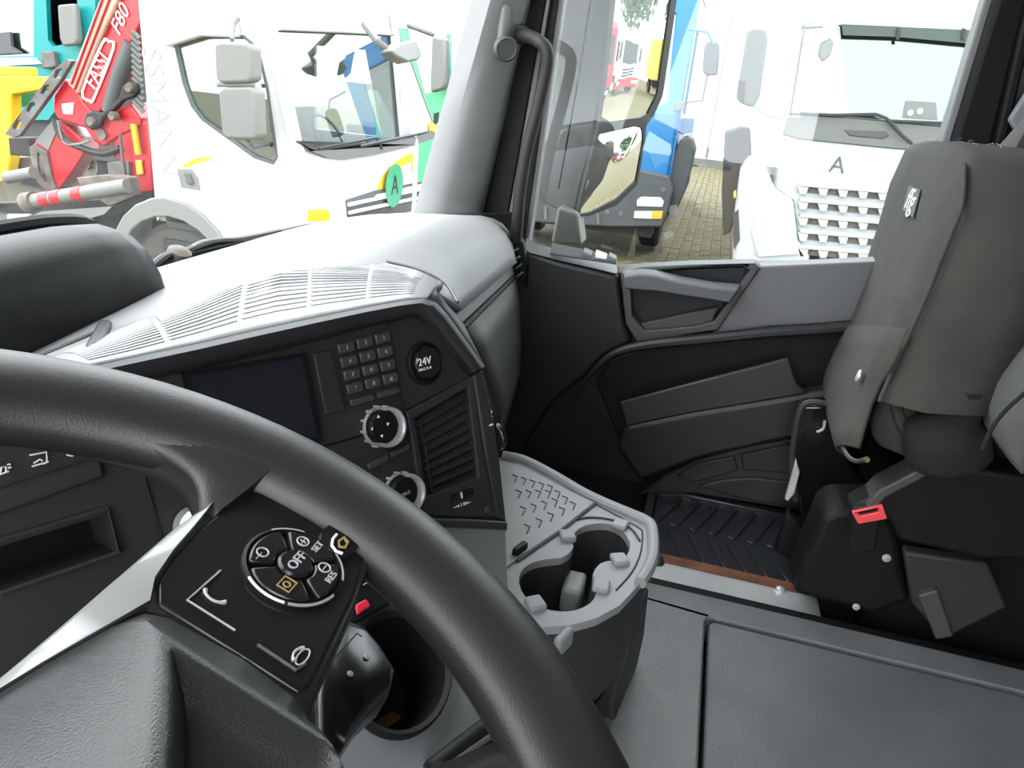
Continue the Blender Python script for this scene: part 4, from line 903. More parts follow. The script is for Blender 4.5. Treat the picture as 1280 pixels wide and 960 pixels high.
# cowl and wipers, grille, sticker, stripes
cw = [(372, 176), (388, 189), (440, 184), (500, 177), (543, 164), (546, 172), (520, 181), (470, 193), (430, 199), (410, 197), (392, 190)]
MB().prism(px_poly(lambda x, y: wv(x, y, .02), cw), V((0, .03, 0))).build('cowl', 'pale_plastic', wl)
for a, b in (((398, 186), (470, 172)), ((450, 183), (535, 165))):
    MB().tube([wf(*a, .04), wf(*b, .03)], .014, 6).build('wiper', 'mirror_shell', wl)
MB().tube([wf(470, 172, .03), wf(478, 186, .04)], .012, 6).build('wiper', 'mirror_shell', wl)
for pts in ([(433, 250), (470, 238), (543, 224), (546, 250), (540, 258), (470, 274), (436, 274)],):
    MB().prism(px_poly(lambda x, y: wv(x, y, .01), pts), V((0, .03, 0))).build('grille_panel', 'bumper_grey', wl)
for a, b in (((436, 256), (543, 233)), ((437, 266), (543, 243)), ((470, 246), (544, 228))):
    MB().tube([wv(*a, .03), wv(*b, .03)], .018, 6).build('grille_bar', 'lorry_white', wl)
MB().prism(px_poly(lambda x, y: wv(x, y, .006), [(470, 240), (478, 220), (492, 204), (508, 194), (521, 190), (521, 224), (516, 224), (514, 202), (500, 209), (487, 224), (480, 240)]), V((0, .004, 0))).build('yellow_stripe', 'truck_yellow', wl)
MB().prism(px_poly(lambda x, y: wv(x, y, .006), [(383, 262), (412, 262), (412, 276), (383, 276)]), V((0, .004, 0))).build('yellow_stripe', 'truck_yellow', wl)
cs_ = wv(493, 232, .045); MB().lathe(cs_, (0, -1, 0), [(.205, 0), (.205, .004), (.001, .004)], 32).build('sticker', 'sticker_green', wl)
text('A', .26, cs_+V((0, -.008, 0)), (1, 0, 0), (0, 0, 1), 'chassis_dark', wl)
MB().prism(px_poly(lambda x, y: wf(x, y, .02), [(535, 152), (543, 158), (543, 168), (537, 164)]), WN*.03).build('indicator', 'orange_lamp', wl)
# flank details: lettering, handle, stripe, mirrors
d1 = (ws(207, 195)-ws(191, 88)).normalized(); d2 = V((0, d1.z, -d1.y)); 
if d2.y > 0: d2 = -d2
text('SSMANN', .24, ws(199, 142, .004), d1, V((1, 0, 0)).cross(d1)*-1, 'faint_print', wl)
MB().prism(px_poly(ws, [(222, 211), (240, 211), (248, 222), (251, 238), (227, 234)]), V((-.01, 0, 0))).build('door_handle', 'pale_plastic', wl, bevel=.004)
MB().prism(px_poly(lambda x, y: ws(x, y, .012), [(231, 216), (238, 217), (243, 230), (236, 230)]), V((-.02, 0, 0))).build('handle_grip', 'bumper_grey', wl, bevel=.004)
MB().prism(px_poly(lambda x, y: ws(x, y, .002), [(228, 206), (244, 198), (262, 196), (262, 201), (246, 204), (232, 210)]), V((-.003, 0, 0))).build('yellow_stripe', 'truck_yellow', wl)
MB().prism(px_poly(lambda x, y: ws(x, y, .0), [(258, 20), (300, 30), (303, 48), (258, 46), (212, 60), (214, 30)]), V((-.08, 0, 0))).build('roof_flare', 'lorry_white', wl, bevel=.02)
def lmir(pts, m='pale_plastic'):
    P = [PX(x, y, SX-.30) for x, y in pts]; o = MB().prism(P, V((.07, -.05, 0))).build('mirror', m, wl, bevel=.02, seg=3)
    return o
lmir([(267, 56), (274, 52), (308, 54), (313, 60), (314, 98), (309, 103), (274, 104), (269, 98)]); lmir([(272, 114), (278, 109), (312, 108), (318, 114), (321, 170), (316, 175), (282, 174), (276, 168)])
MB().tube([PX(290, 50, SX-.26), PX(292, 30, SX-.1), PX(300, 20, SX+.05)], .015, 8).build('mirror_arm', 'pale_plastic', wl)
MB().tube([PX(272, 106, SX-.26), PX(318, 106, SX-.26)], .015, 8).build('mirror_arm', 'pale_plastic', wl)
MB().tube([PX(310, 176, SX-.26), PX(316, 184, SX-.1), PX(335, 180, SX)], .014, 8).build('mirror_arm', 'bumper_grey', wl)
# front mirror arm at the far corner
MB().tube([wf(455, 30, .12), wf(472, 52, .30), wf(482, 60, .32)], .03, 8).build('mirror_arm', 'pale_plastic', wl)
P = [wf(x, y, .30) for x, y in ((473, 66), (485, 56), (505, 52), (513, 70), (508, 78), (495, 81), (480, 74))]; MB().prism(P, WN*.12).build('mirror', 'pale_plastic', wl, bevel=.02)
P = [wf(x, y, -.06) for x, y in ((428, 42), (445, 44), (440, 70), (436, 92), (430, 98), (421, 94), (424, 78), (432, 72))]; MB().prism(P, WN*.02).build('inside_mirror', 'bumper_grey', wl)
# wheel arch, wheel, step
aw = [V((SX-.03, archc.y+.62*cos(a), archc.z+.69*sin(a))) for a in arc(13, 0, 180)]; ai = [V((SX-.03, archc.y+.52*cos(a), archc.z+.54*sin(a))) for a in arc(13, 180, 0)]
MB().plate(aw+ai, [], V((.16, 0, 0))).build('wheel_arch', 'pale_plastic', wl, bevel=.012)
wheel(SX+.22, archc.y, max(.5, archc.z-.03), .50, .28, wl, 'x', 'tyre_dusty', 'pale_plastic')
wheel(SX+1.95, archc.y, max(.5, archc.z-.03), .50, .28, wl, 'x', 'tyre_dusty', 'pale_plastic')
MB().span(SX+.3, x1-.3, 3.2, 7.9, .55, .80).build('chassis', 'chassis_dark', wl)
for y in (7.3,):
    for x in (SX+.25, x1-.25): wheel(x, y, .5, .5, .3, wl, 'x', 'tyre', 'dirty_steel')
MB().span(SX+.05, x1-.05, FY+.4, RY, .62, .95).build('under_cab', 'chassis_dark', wl)

# ------------------------------------------------------------------ red loader crane behind the lorry cab
cr_ = thing('loader_crane', 'red folding loader crane with white lettering mounted behind the white lorry cab', 'crane', (6.3, 5.6, .8))
KX = 6.1
def kx(x, y, o=0.0): return PX(x, y, KX-o)
MB().prism(px_poly(kx, [(96, 118), (118, 60), (146, 0), (155, -25), (185, -25), (178, 25), (160, 62), (150, 96), (140, 118), (122, 146), (100, 128)]), V((.30, .05, 0))).build('main_boom', 'crane_red', cr_, bevel=.02)
MB().prism(px_poly(lambda x, y: kx(x, y, .05), [(84, 105), (108, 42), (124, 0), (134, -25), (157, -25), (147, 0), (118, 62), (97, 118)]), V((.28, .05, 0))).build('boom_extension', 'crane_pale', cr_, bevel=.015)
for a, b in (((89, 105), (131, -10)), ((93, 112), (142, -15))): MB().tube([kx(*a, .06), kx(*b, .06)], .010, 6).build('boom_groove', 'crane_red', cr_)
tx = (kx(139, 58)-kx(108, 120)).normalized(); ty = V((-1, 0, 0)).cross(tx)
fq = [kx(x, y, .012) for x, y in ((103, 114), (128, 54), (136, 52), (142, 60), (118, 122), (112, 126))]
cF = sum(fq, V())/len(fq)
MB().tube(spline(fq, 3, True), .012, 6, True).build('plate_border', 'white_print', cr_)
ln_ = (kx(137, 58)-kx(110, 118)).length
text('FASSI', ln_*.36, cF+V((-.012, 0, 0)), tx, ty, 'white_print', cr_, sx=.80)
text('F80', ln_*.33, kx(150, 25, .012), (kx(158, 5)-kx(143, 42)).normalized(), ty, 'white_print', cr_, shear=.25)
MB().prism(px_poly(lambda x, y: kx(x, y, .02), [(66, 118), (80, 98), (97, 112), (104, 128), (120, 146), (140, 140), (162, 128), (176, 150), (176, 158), (150, 170), (130, 184), (118, 178), (106, 160), (92, 156), (72, 150), (66, 138)]), V((.34, .05, 0))).build('boom_knuckle', 'crane_red', cr_, bevel=.02)
MB().prism(px_poly(lambda x, y: kx(x, y, .03), [(77, 130), (92, 128), (90, 143), (79, 142)]), V((.01, 0, 0))).build('knuckle_label', 'white_print', cr_)
lk = [(104, 150), (107, 141), (116, 138), (126, 141), (136, 134), (148, 122), (152, 108), (160, 101), (170, 104), (172, 114), (166, 122), (154, 126), (142, 138), (128, 148), (124, 158), (114, 163), (106, 158)]
MB().prism(px_poly(lambda x, y: kx(x, y, .09), lk), V((.05, 0, 0))).build('link_arm', 'chassis_dark', cr_, bevel=.015)
for x, y, r in ((115, 152, .042), (163, 110, .040), (142, 145, .040)):
    MB().lathe(kx(x, y, .09), (-1, 0, 0), [(r, -.03), (r, .02), (r*.8, .035), (.001, .035)], 18).build('pin', 'dirty_steel', cr_)
MB().lathe(kx(128, 168, .03), (-1, 0, 0), [(.05, -.02), (.05, .02), (.001, .02)], 14).build('pin', 'dirty_steel', cr_)
MB().tube([kx(138, 140, -.02), kx(150, 95, -.02), kx(166, 55, -.02)], .075, 12).build('boom_cylinder', 'bumper_grey', cr_)
for k in range(13):
    t = k/12; MB().tube([kx(164+3*t, 38+88*t, .05), kx(174+6*t, 48+92*t, .02)], .022, 6).build('hose', 'pale_plastic', cr_)
# turret and pedestal
MB().prism(px_poly(kx, [(143, 172), (150, 162), (176, 150), (186, 152), (192, 240), (166, 242), (158, 205), (140, 196)]), V((.35, 0, 0))).build('turret', 'crane_red', cr_, bevel=.02)
MB().tube([kx(167, 155, .05), kx(173, 193, .05)], .028, 8).build('lever_post', 'truck_yellow', cr_)
MB().prism(px_poly(lambda x, y: kx(x, y, .01), [(171, 200), (178, 200), (180, 217), (173, 218)]), V((-.02, 0, 0))).build('reflector', 'orange_lamp', cr_)
MB().tube([kx(150, 168, .06), kx(153, 200, .06), kx(158, 236, .06)], .014, 6).build('control_rod', 'steel_grey', cr_)
MB().prism(px_poly(lambda x, y: kx(x, y, .05), [(133, 203), (160, 202), (162, 232), (150, 242), (136, 226)]), V((.2, 0, 0))).build('valve_box', 'steel_grey', cr_, bevel=.01)
MB().prism(px_poly(kx, [(64, 158), (74, 150), (100, 172), (106, 190), (92, 212), (74, 236), (60, 225), (56, 190), (42, 180)]), V((.3, .1, 0))).build('outrigger_box', 'crane_red', cr_, bevel=.01)
sl = spline([kx(x, y, .03) for x, y in ((46, 194), (50, 194), (58, 225), (55, 228), (49, 218))], 3, True)
MB().plate(px_poly(lambda x, y: kx(x, y, .03), [(36, 184), (42, 180), (58, 190), (64, 222), (70, 236), (60, 240), (46, 228), (40, 210)]), [sl], V((.03, 0, 0))).build('end_plate', 'dirty_steel', cr_, bevel=.006)
MB().prism(px_poly(lambda x, y: kx(x, y, .01), [(44, 176), (66, 150), (72, 160), (60, 188)]), V((.1, 0, 0))).build('outrigger_label', 'pale_plastic', cr_)
hl = [[kx(cx_+a, cy_+b, .1) for a, b in ((-6, 5), (-2, -4), (4, -6), (6, -4), (3, 4), (-3, 7))] for cx_, cy_ in ((21, 156), (38, 134), (56, 112), (72, 92))]
MB().plate(px_poly(lambda x, y: kx(x, y, .1), [(5, 168), (68, 86), (84, 74), (90, 76), (76, 100), (24, 170), (18, 172)]), hl, V((.05, 0, 0))).build('perforated_arm', 'steel_grey', cr_, bevel=.006)
MB().tube(spline([kx(68, 148, .06), kx(78, 172, .06), kx(105, 186, .06), kx(130, 192, .04), (kx(150, 185, .02))], 4), .03, 8).build('hose', 'chassis_dark', cr_)
MB().tube(spline([kx(72, 150, .08), kx(80, 178, .08), kx(98, 180, .08), kx(112, 176, .06)], 4), .012, 6).build('hose', 'pale_plastic', cr_)
MB().prism(px_poly(lambda x, y: kx(x, y, -.1), [(10, 172), (35, 172), (40, 196), (12, 194)]), V((.2, 0, 0))).build('valve_box', 'chassis_dark', cr_, bevel=.01)
# stabiliser cylinder with red bands
a, b = PX(38, 252, 5.6), PX(160, 232, 5.6); MB().tube([a, b], .062, 16).build('stabiliser_cylinder', 'pale_plastic', cr_)
for t in (.18, .30, .52):
    c = lerp(a, b, t); d = (b-a).normalized()*.05; MB().tube([c-d, c+d], .066, 16).build('red_band', 'crane_red', cr_)
MB().tube([a+(a-b).normalized()*.06, a+(b-a).normalized()*.05], .085, 16).build('cylinder_cap', 'dirty_steel', cr_)
MB().prism(px_poly(lambda x, y: PX(x, y, 5.62), [(95, 222), (132, 218), (160, 222), (166, 246), (136, 258), (120, 248), (102, 236)]), V((.12, 0, 0))).build('cylinder_bracket', 'dirty_steel', cr_, bevel=.01)
MB().prism(px_poly(lambda x, y: PX(x, y, 5.9), [(-20, 255), (130, 250), (190, 238), (190, 330), (-20, 330)]), V((.2, 0, 0))).build('subframe', 'chassis_dark', cr_)
MB().prism(px_poly(lambda x, y: PX(x, y, 5.55), [(30, 274), (52, 264), (140, 258), (130, 268), (45, 290)]), V((.2, 0, -.02))).build('deck_plate', 'pale_plastic', cr_)
MB().prism(px_poly(lambda x, y: PX(x, y, 5.6), [(8, 268), (35, 268), (42, 310), (10, 316)]), V((.05, 0, 0))).build('deck_plate', 'lorry_white', cr_, bevel=.01)
a, b = PX(8, 222, 5.9), PX(42, 216, 5.9); MB().tube([a, b], .055, 12).build('beam_end', 'pale_plastic', cr_)

# ------------------------------------------------------------------ yellow skip frame and teal truck at the far left
yf = thing('yellow_frame', 'bright yellow steel frame of a parked vehicle left of the red crane', 'frame', (7.6, 8.4, 0))
YX = 7.4
MB().prism([PX(x, y, YX) for x, y in ((-60, 92), (0, 95), (66, 96), (56, 112), (14, 118), (14, 190), (6, 236), (-60, 240))], V((.15, 0, 0))).build('post', 'truck_yellow', yf, bevel=.02)
MB().prism([PX(x, y, YX+.05) for x, y in ((-60, 80), (15, 83), (38, 84), (40, 96), (-60, 94))], V((.1, 0, 0))).build('top_rail', 'truck_yellow', yf, bevel=.02)
MB().prism([PX(x, y, YX+.3) for x, y in ((10, 118), (46, 116), (36, 133), (12, 134))], V((.1, 0, 0))).build('teal_panel', 'truck_teal', yf)
MB().prism([PX(x, y, YX+.2) for x, y in ((-20, 200), (60, 195), (70, 330), (-20, 330))], V((.1, 0, 0))).build('side_board', 'steel_grey', yf)
tt = thing('teal_truck', 'teal truck cab with black mirror seen behind the yellow frame', 'truck', (11.5, 12, 0))
TX_ = 10.4
def tq(x, y, o=0.0): return PX(x, y, TX_-o)
MB().plate(px_poly(tq, [(-90, -60), (120, -60), (118, 60), (90, 110), (60, 150), (-90, 150)]), [px_poly(tq, [(-80, -40), (42, -40), (42, 70), (-80, 72)]), px_poly(tq, [(56, -30), (96, -30), (97, 52), (66, 58), (60, 50)])], V((.08, 0, 0))).build('cab_side', 'truck_teal', tt)
MB().prism(px_poly(lambda x, y: tq(x, y, -.04), [(-80, -40), (42, -40), (42, 70), (-80, 72)]), V((.01, 0, 0))).build('windscreen', 'lorry_glass', tt)
MB().prism(px_poly(lambda x, y: tq(x, y, -.1), [(56, -30), (96, -30), (97, 55), (62, 58)]), V((.02, 0, 0))).build('side_window', 'mirror_shell', tt)
MB().prism(px_poly(lambda x, y: tq(x, y, .2), [(71, 6), (92, 4), (97, 48), (94, 56), (78, 58), (74, 48)]), V((.12, 0, 0))).build('mirror', 'pale_plastic', tt, bevel=.03)
MB().prism(px_poly(lambda x, y: tq(x, y, .05), [(-40, 44), (12, 40), (14, 58), (26, 66), (-40, 70)]), V((.05, 0, 0))).build('wiper_cowl', 'bumper_grey', tt)
MB().prism(px_poly(lambda x, y: tq(x, y, .05), [(-40, 72), (42, 72), (50, 80), (-40, 84)]), V((.05, 0, 0))).build('bumper_strip', 'lorry_white', tt)
MB().prism(px_poly(lambda x, y: tq(x, y, .1), [(50, 64), (66, 64), (70, 84), (52, 86)]), V((.1, 0, 0))).build('lamp_unit', 'steel_grey', tt, bevel=.02)
p0, p1 = tq(-90, -60), tq(118, 60); MB().span(TX_+.1, TX_+2.2, p1.y-.2, p0.y, .6, 3.6).build('cab_core', 'cab_dim', tt)
for y in (p1.y+.6, p1.y+3.0): wheel(TX_+.3, y, .5, .5, .3, tt)

# ------------------------------------------------------------------ green truck behind the lorry
gt = thing('green_truck', 'green truck cab seen past the white lorry windscreen', 'truck', (12.5, 6.5, 0))
GX = 11.6
def gq(x, y, o=0.0): return PX(x, y, GX-o)
MB().plate(px_poly(gq, [(470, 22), (514, 24), (562, 30), (564, 100), (560, 172), (556, 230), (470, 240)]), [px_poly(gq, [(508, 34), (558, 42), (558, 104), (556, 110), (530, 118), (522, 90)])], V((.06, 0, 0))).build('door_side', 'truck_green', gt)
MB().prism(px_poly(lambda x, y: gq(x, y, .004), [(470, 14), (514, 22), (564, 28), (564, 44), (540, 40), (508, 36), (470, 34)]), V((.05, 0, 0))).build('roof_rail', 'lorry_white', gt, bevel=.01)
MB().prism(px_poly(lambda x, y: gq(x, y, -.03), [(508, 34), (558, 42), (558, 104), (530, 118)]), V((.01, 0, 0))).build('side_glass', 'lorry_glass', gt)
MB().prism(px_poly(lambda x, y: gq(x, y, .25), [(539, 46), (556, 48), (557, 102), (553, 111), (538, 116), (537, 108)]), V((.12, -.04, 0))).build('mirror', 'pale_plastic', gt, bevel=.03)
MB().tube([gq(510, 32, .1), gq(526, 38, .25), gq(542, 44, .25)], .03, 8).build('mirror_arm', 'bumper_grey', gt)
MB().prism(px_poly(lambda x, y: gq(x, y, -.35), [(512, 56), (522, 54), (530, 70), (530, 104), (514, 104)]), V((.1, 0, 0))).build('cab_seat', 'cab_dim', gt, bevel=.04)
MB().prism(px_poly(lambda x, y: gq(x, y, .02), [(542, 142), (548, 140), (547, 152), (542, 156)]), V((.02, 0, 0))).build('door_handle', 'chassis_dark', gt)
p0, p1 = gq(470, 30), gq(562, 100); MB().span(GX+1.9, GX+2.3, p1.y, p1.y+1.6, .7, 2.0).build('far_side', 'truck_green', gt)
MB().span(GX+.05, GX+2.3, p1.y+.1, p1.y+1.7, .7, 1.5).build('cab_core', 'cab_dim', gt)
wheel(GX+.25, p1.y+.7, .5, .5, .3, gt); wheel(GX+2.0, p1.y+.7, .5, .5, .3, gt)
MB().span(GX+.3, GX+1.9, p1.y, p1.y+3, .6, .85).build('chassis', 'chassis_dark', gt)

# ------------------------------------------------------------------ blue truck facing us
bt_ = thing('blue_truck', 'blue truck with grey bumper and orange indicator facing us behind the door mirror', 'truck', (12.8, 2.0, 0))
BX = 11.7
BN = V((-cos(radians(8)), 0, sin(radians(8)))); BP = V((BX, 1, 1.9))
def bf(x, y, o=0.0): return PX(x, y, BX-o)
def bw(x, y, o=0.0): return at(x, y, BN, BP+BN*o)
yR, yL = bf(848, 160).y, bf(848, 160).y+2.5
zc = 1.95
def bq_(y, z, o=0.0): return V((BX-o+(z-zc)*math.tan(radians(8)) if z > zc else BX-o, y, z))
scr = px_poly(bw, [(560, -60), (800, -60), (790, 40), (782, 90), (774, 112), (765, 120), (720, 122), (640, 112), (560, 104)])
ztop = 3.75
MB().plate([bq_(yR, zc), bq_(yL, zc), bq_(yL, ztop), bq_(yR, ztop)], [[V((BX+(p.z-zc)*math.tan(radians(8)), p.y, p.z)) for p in (bq_(yR+.22, 2.30), bq_(yR+.35, 2.22), bq_(yL-.3, 2.22), bq_(yL-.2, 2.35), bq_(yL-.3, 3.45), bq_(yR+.3, 3.45))]], V((.06, 0, 0))).build('screen_frame', 'truck_blue', bt_, bevel=.02)
MB().plate([bq_(yR+.2, 2.2, -.04), bq_(yL-.2, 2.2, -.04), bq_(yL-.25, 3.5, -.04), bq_(yR+.25, 3.5, -.04)], [], V((.01, 0, 0))).build('windscreen', 'lorry_glass', bt_)
MB().span(BX-.02, BX+.05, yR+.55, yL-.1, .95, zc).build('front_panel', 'truck_blue', bt_, bevel=.02)
MB().span(BX-.03, BX+.05, yR+.03, yR+.54, 1.12, zc+.22).build('corner_panel', 'truck_blue', bt_, bevel=.05, seg=4)
MB().plate(px_poly(lambda x, y: bf(x, y, .045), [(738, 148), (742, 144), (806, 144), (804, 180), (790, 205), (734, 205)]), [], V((.01, 0, 0))).build('corner_pressing', 'truck_blue', bt_, bevel=.006)
for k in range(6):
    z = 1.05+.17*k; y1 = yR+1.1
    MB().span(BX-.05, BX, y1, yL-.2, z, z+.10).build('grille_slat', 'silver_paint' if k < 5 else 'truck_blue', bt_, bevel=.01)
    MB().span(BX-.025, BX, y1, yL-.2, z+.10, z+.17).build('grille_gap', 'mirror_shell', bt_)
MB().prism(px_poly(lambda x, y: bf(x, y, .02), [(660, 108), (700, 108), (700, 120), (660, 118)]), V((.02, 0, 0))).build('cowl_strip', 'bumper_grey', bt_)
# flank of the cab with door glass, roof, rear
sd = [V((BX+.05, yR, 1.1)), bq_(yR, zc)+V((.05, 0, 0)), bq_(yR, ztop)+V((.05, 0, 0)), V((BX+2.2, yR, ztop)), V((BX+2.2, yR, 1.1))]
MB().plate(sd, [[V((BX+.35, yR, 2.2)), V((BX+.5, yR, 3.3)), V((BX+1.3, yR, 3.3)), V((BX+1.3, yR, 2.1))]], V((0, .05, 0))).build('cab_side', 'truck_blue', bt_)
MB().prism([V((BX+.35, yR+.02, 2.2)), V((BX+.5, yR+.02, 3.3)), V((BX+1.3, yR+.02, 3.3)), V((BX+1.3, yR+.02, 2.1))], V((0, .006, 0))).build('door_glass', 'lorry_glass', bt_)
MB().span(BX+.3, BX+2.2, yR, yL, ztop-.05, ztop+.05).build('roof', 'truck_blue', bt_)
MB().span(BX+2.1, BX+2.2, yR+.05, yL, 1.0, ztop).build('rear_wall', 'cab_beige', bt_)
MB().span(BX+.06, BX+2.1, yL-.06, yL, 1.0, ztop).build('cab_side', 'truck_blue', bt_)
MB().span(BX+.1, BX+.5, yR+.1, yL-.1, 1.9, 2.15).build('truck_dashboard', 'cab_beige', bt_)
# bumper, lamps
bp_ = [(640, 188), (660, 190), (700, 208), (760, 212), (800, 212), (836, 220), (842, 236), (836, 262), (828, 284), (760, 284), (700, 280), (640, 276)]
MB().prism(px_poly(lambda x, y: bf(x, y, .10), bp_), V((.4, 0, 0))).build('bumper', 'bumper_grey', bt_, bevel=.03, seg=3)
MB().prism(px_poly(lambda x, y: bf(x, y, .12), [(796, 250), (802, 246), (826, 247), (830, 252), (828, 259), (796, 258)]), V((.05, 0, 0))).build('headlamp', 'lamp_clear', bt_, bevel=.01)
MB().prism(px_poly(lambda x, y: bf(x, y, .12), [(793, 264), (815, 264), (815, 274), (792, 273)]), V((.05, 0, 0))).build('fog_lamp', 'lamp_clear', bt_, bevel=.01)
MB().prism(px_poly(lambda x, y: bf(x, y, .12), [(815, 264), (829, 264), (827, 274), (815, 274)]), V((.05, 0, 0))).build('indicator', 'orange_lamp', bt_, bevel=.01)
for x, y in ((759, 265), (776, 267), (829, 237), (669, 226)): MB().lathe(bf(x, y, .105), (-1, 0, 0), [(.035, 0), (.035, .01), (.018, .012), (.016, .002)], 14).build('tow_cover', 'pale_plastic', bt_)
MB().tube([bf(681, 258, .14), bf(682, 274, .14)], .025, 6).build('guide_rod', 'pale_plastic', bt_)
MB().tube([bf(747, 266, .14), bf(748, 280, .14)], .025, 6).build('guide_rod', 'pale_plastic', bt_)
MB().prism(px_poly(lambda x, y: bf(x, y, -.1), [(806, 214), (834, 212), (850, 175), (862, 168), (868, 190), (858, 235), (846, 262), (836, 268)]), V((.8, 0, 0))).build('wheel_arch', 'bumper_grey', bt_, bevel=.02)
MB().prism(px_poly(lambda x, y: bf(x, y, .1), [(828, 292), (840, 288), (842, 294), (832, 300)]), V((.05, 0, 0))).build('step_end', 'pale_plastic', bt_)
MB().prism(px_poly(lambda x, y: bf(x, y, .05), [(834, 258), (846, 256), (848, 268), (838, 270)]), V((.05, 0, 0))).build('side_lamp', 'pale_plastic', bt_)
MB().prism(px_poly(lambda x, y: PX(x, y, BX+1.2), [(846, 245), (851, 245), (851, 255), (846, 255)]), V((.05, 0, 0))).build('side_marker', 'orange_lamp', bt_)
P = px_poly(lambda x, y: bf(x, y, .2), [(884, 52), (898, 52), (900, 60), (897, 94), (882, 95), (878, 88), (880, 58)]); MB().prism(P, V((.12, 0, 0))).build('mirror', 'bumper_grey', bt_, bevel=.03)
MB().tube([bf(860, 36, .1), bf(872, 38, .15), bf(884, 40, .2), bf(890, 52, .2)], .02, 6).build('mirror_arm', 'truck_blue', bt_)
MB().tube([bf(884, 95, .2), bf(878, 126, .15), bf(856, 128, .1)], .015, 6).build('mirror_arm', 'bumper_grey', bt_)
P = px_poly(lambda x, y: bf(x, y, .16), [(842, 130), (856, 126), (856, 136), (842, 140)]); MB().prism(P, V((.08, 0, 0))).build('mirror', 'pale_plastic', bt_, bevel=.01)
MB().prism(px_poly(lambda x, y: PX(x, y, BX+.9), [(852, 148), (868, 148), (866, 166), (852, 168)]), V((.3, 0, 0))).build('step_panel', 'truck_blue', bt_)
for x in (BX+1.35,):
    for y in (yR+.25, yL-.25): wheel(x, y, .52, .52, .32, bt_, 'y')
MB().span(BX+.3, BX+7, yR+.5, yL-.5, .6, .95).build('chassis', 'chassis_dark', bt_)
MB().span(BX+.1, BX+.6, yR+.15, yL-.15, .35, .95).build('under_cab', 'chassis_dark', bt_)
for x in (BX+5.2, BX+6.5):
    for y in (yR+.3, yL-.3): wheel(x, y, .5, .5, .34, bt_, 'y')
MB().span(BX+2.6, BX+9, yR+.1, yL-.1, 1.2, 3.4).build('load_body', 'lorry_white', bt_, bevel=.02)

# ------------------------------------------------------------------ silver truck facing us on the right
st_ = thing('silver_truck', 'silver white truck facing us with slotted grille and letter sticker seen through the door window', 'truck', (10.5, -2.3, 0))
VX = 9.4
def sv(x, y, o=0.0): return PX(x, y, VX-o)
yA = sv(975, 200).y; yB = yA-2.45
VN_t = math.tan(radians(9)); zq = sv(985, 146).z
def sq(y, z, o=0.0): return V((VX-o+max(0, z-zq)*VN_t, y, z))
def sn(x, y, o=0.0):
    n = V((-1, 0, VN_t)).normalized(); return at(x, y, n, V((VX, 0, zq))+n*o)
scr = px_poly(sn, [(988, 142), (1002, 55), (1006, 35), (1050, 32), (1240, 40), (1300, 44), (1300, 168), (1180, 158), (1060, 147)])
ztop = 3.9
rest_ = [sq(yA-.03, zq-.03), sq(yB, zq-.03), sq(yB, ztop), sq(yA-.12, ztop)]
scr2 = [sq(p.y if p.y > yB+.25 else yB+.25, p.z) for p in scr]
MB().plate(rest_, [scr2], V((.06, 0, 0))).build('screen_frame', 'silver_paint', st_)
MB().prism([p+V((.03, 0, 0)) for p in scr2], V((.008, 0, 0))).build('windscreen', 'lorry_glass', st_)
rim_seal([p+V((-.004, 0, 0)) for p in scr2], 'screen_seal', .012, 'bumper_grey', st_)
vis = px_poly(lambda x, y: sn(x, y, .06), [(1052, 30), (1120, 33), (1230, 40), (1228, 56), (1165, 50), (1120, 46), (1054, 44)])
MB().prism(vis, V((.03, 0, 0))).build('sun_visor', 'visor_grey', st_)
for x in (1121, 1203): MB().prism(px_poly(lambda a, b: sn(a, b, .08), [(x, 35), (x+5, 36), (x+3, 50), (x-1, 49)]), V((.02, 0, 0))).build('visor_bracket', 'chassis_dark', st_)
MB().prism(px_poly(lambda x, y: sv(x, y, .02), [(985, 146), (1060, 148), (1180, 160), (1300, 170), (1300, 192), (1120, 186), (1000, 174), (978, 168)]), V((.04, 0, 0))).build('cowl', 'pale_plastic', st_, bevel=.01)
MB().tube([sn(1000, 142, .05), sn(1040, 144, .06), sn(1095, 143, .07), sn(1108, 148, .07), sn(1128, 170, .08), sn(1140, 180, .06)], .018, 6).build('wiper', 'mirror_shell', st_)
MB().tube([sn(1110, 151, .05), sn(1180, 154, .05)], .016, 6).build('wiper', 'mirror_shell', st_)
MB().prism(px_poly(lambda x, y: sv(x, y, .03), [(1055, 162), (1108, 164), (1112, 170), (1104, 174), (1062, 170)]), V((.03, 0, 0))).build('grip_recess', 'bumper_grey', st_, bevel=.01)
MB().prism(px_poly(lambda x, y: sn(x, y, -.02), [(1132, 126), (1170, 128), (1172, 150), (1128, 147)]), V((.01, 0, 0))).build('windscreen_card', 'pale_plastic', st_)
for x, y in ((1138, 141), (1150, 139)): MB().lathe(sn(x, y, -.012), (-1, 0, 0), [(.03, 0), (.03, .005), (.001, .005)], 12).build('card_mark', 'white_print', st_)
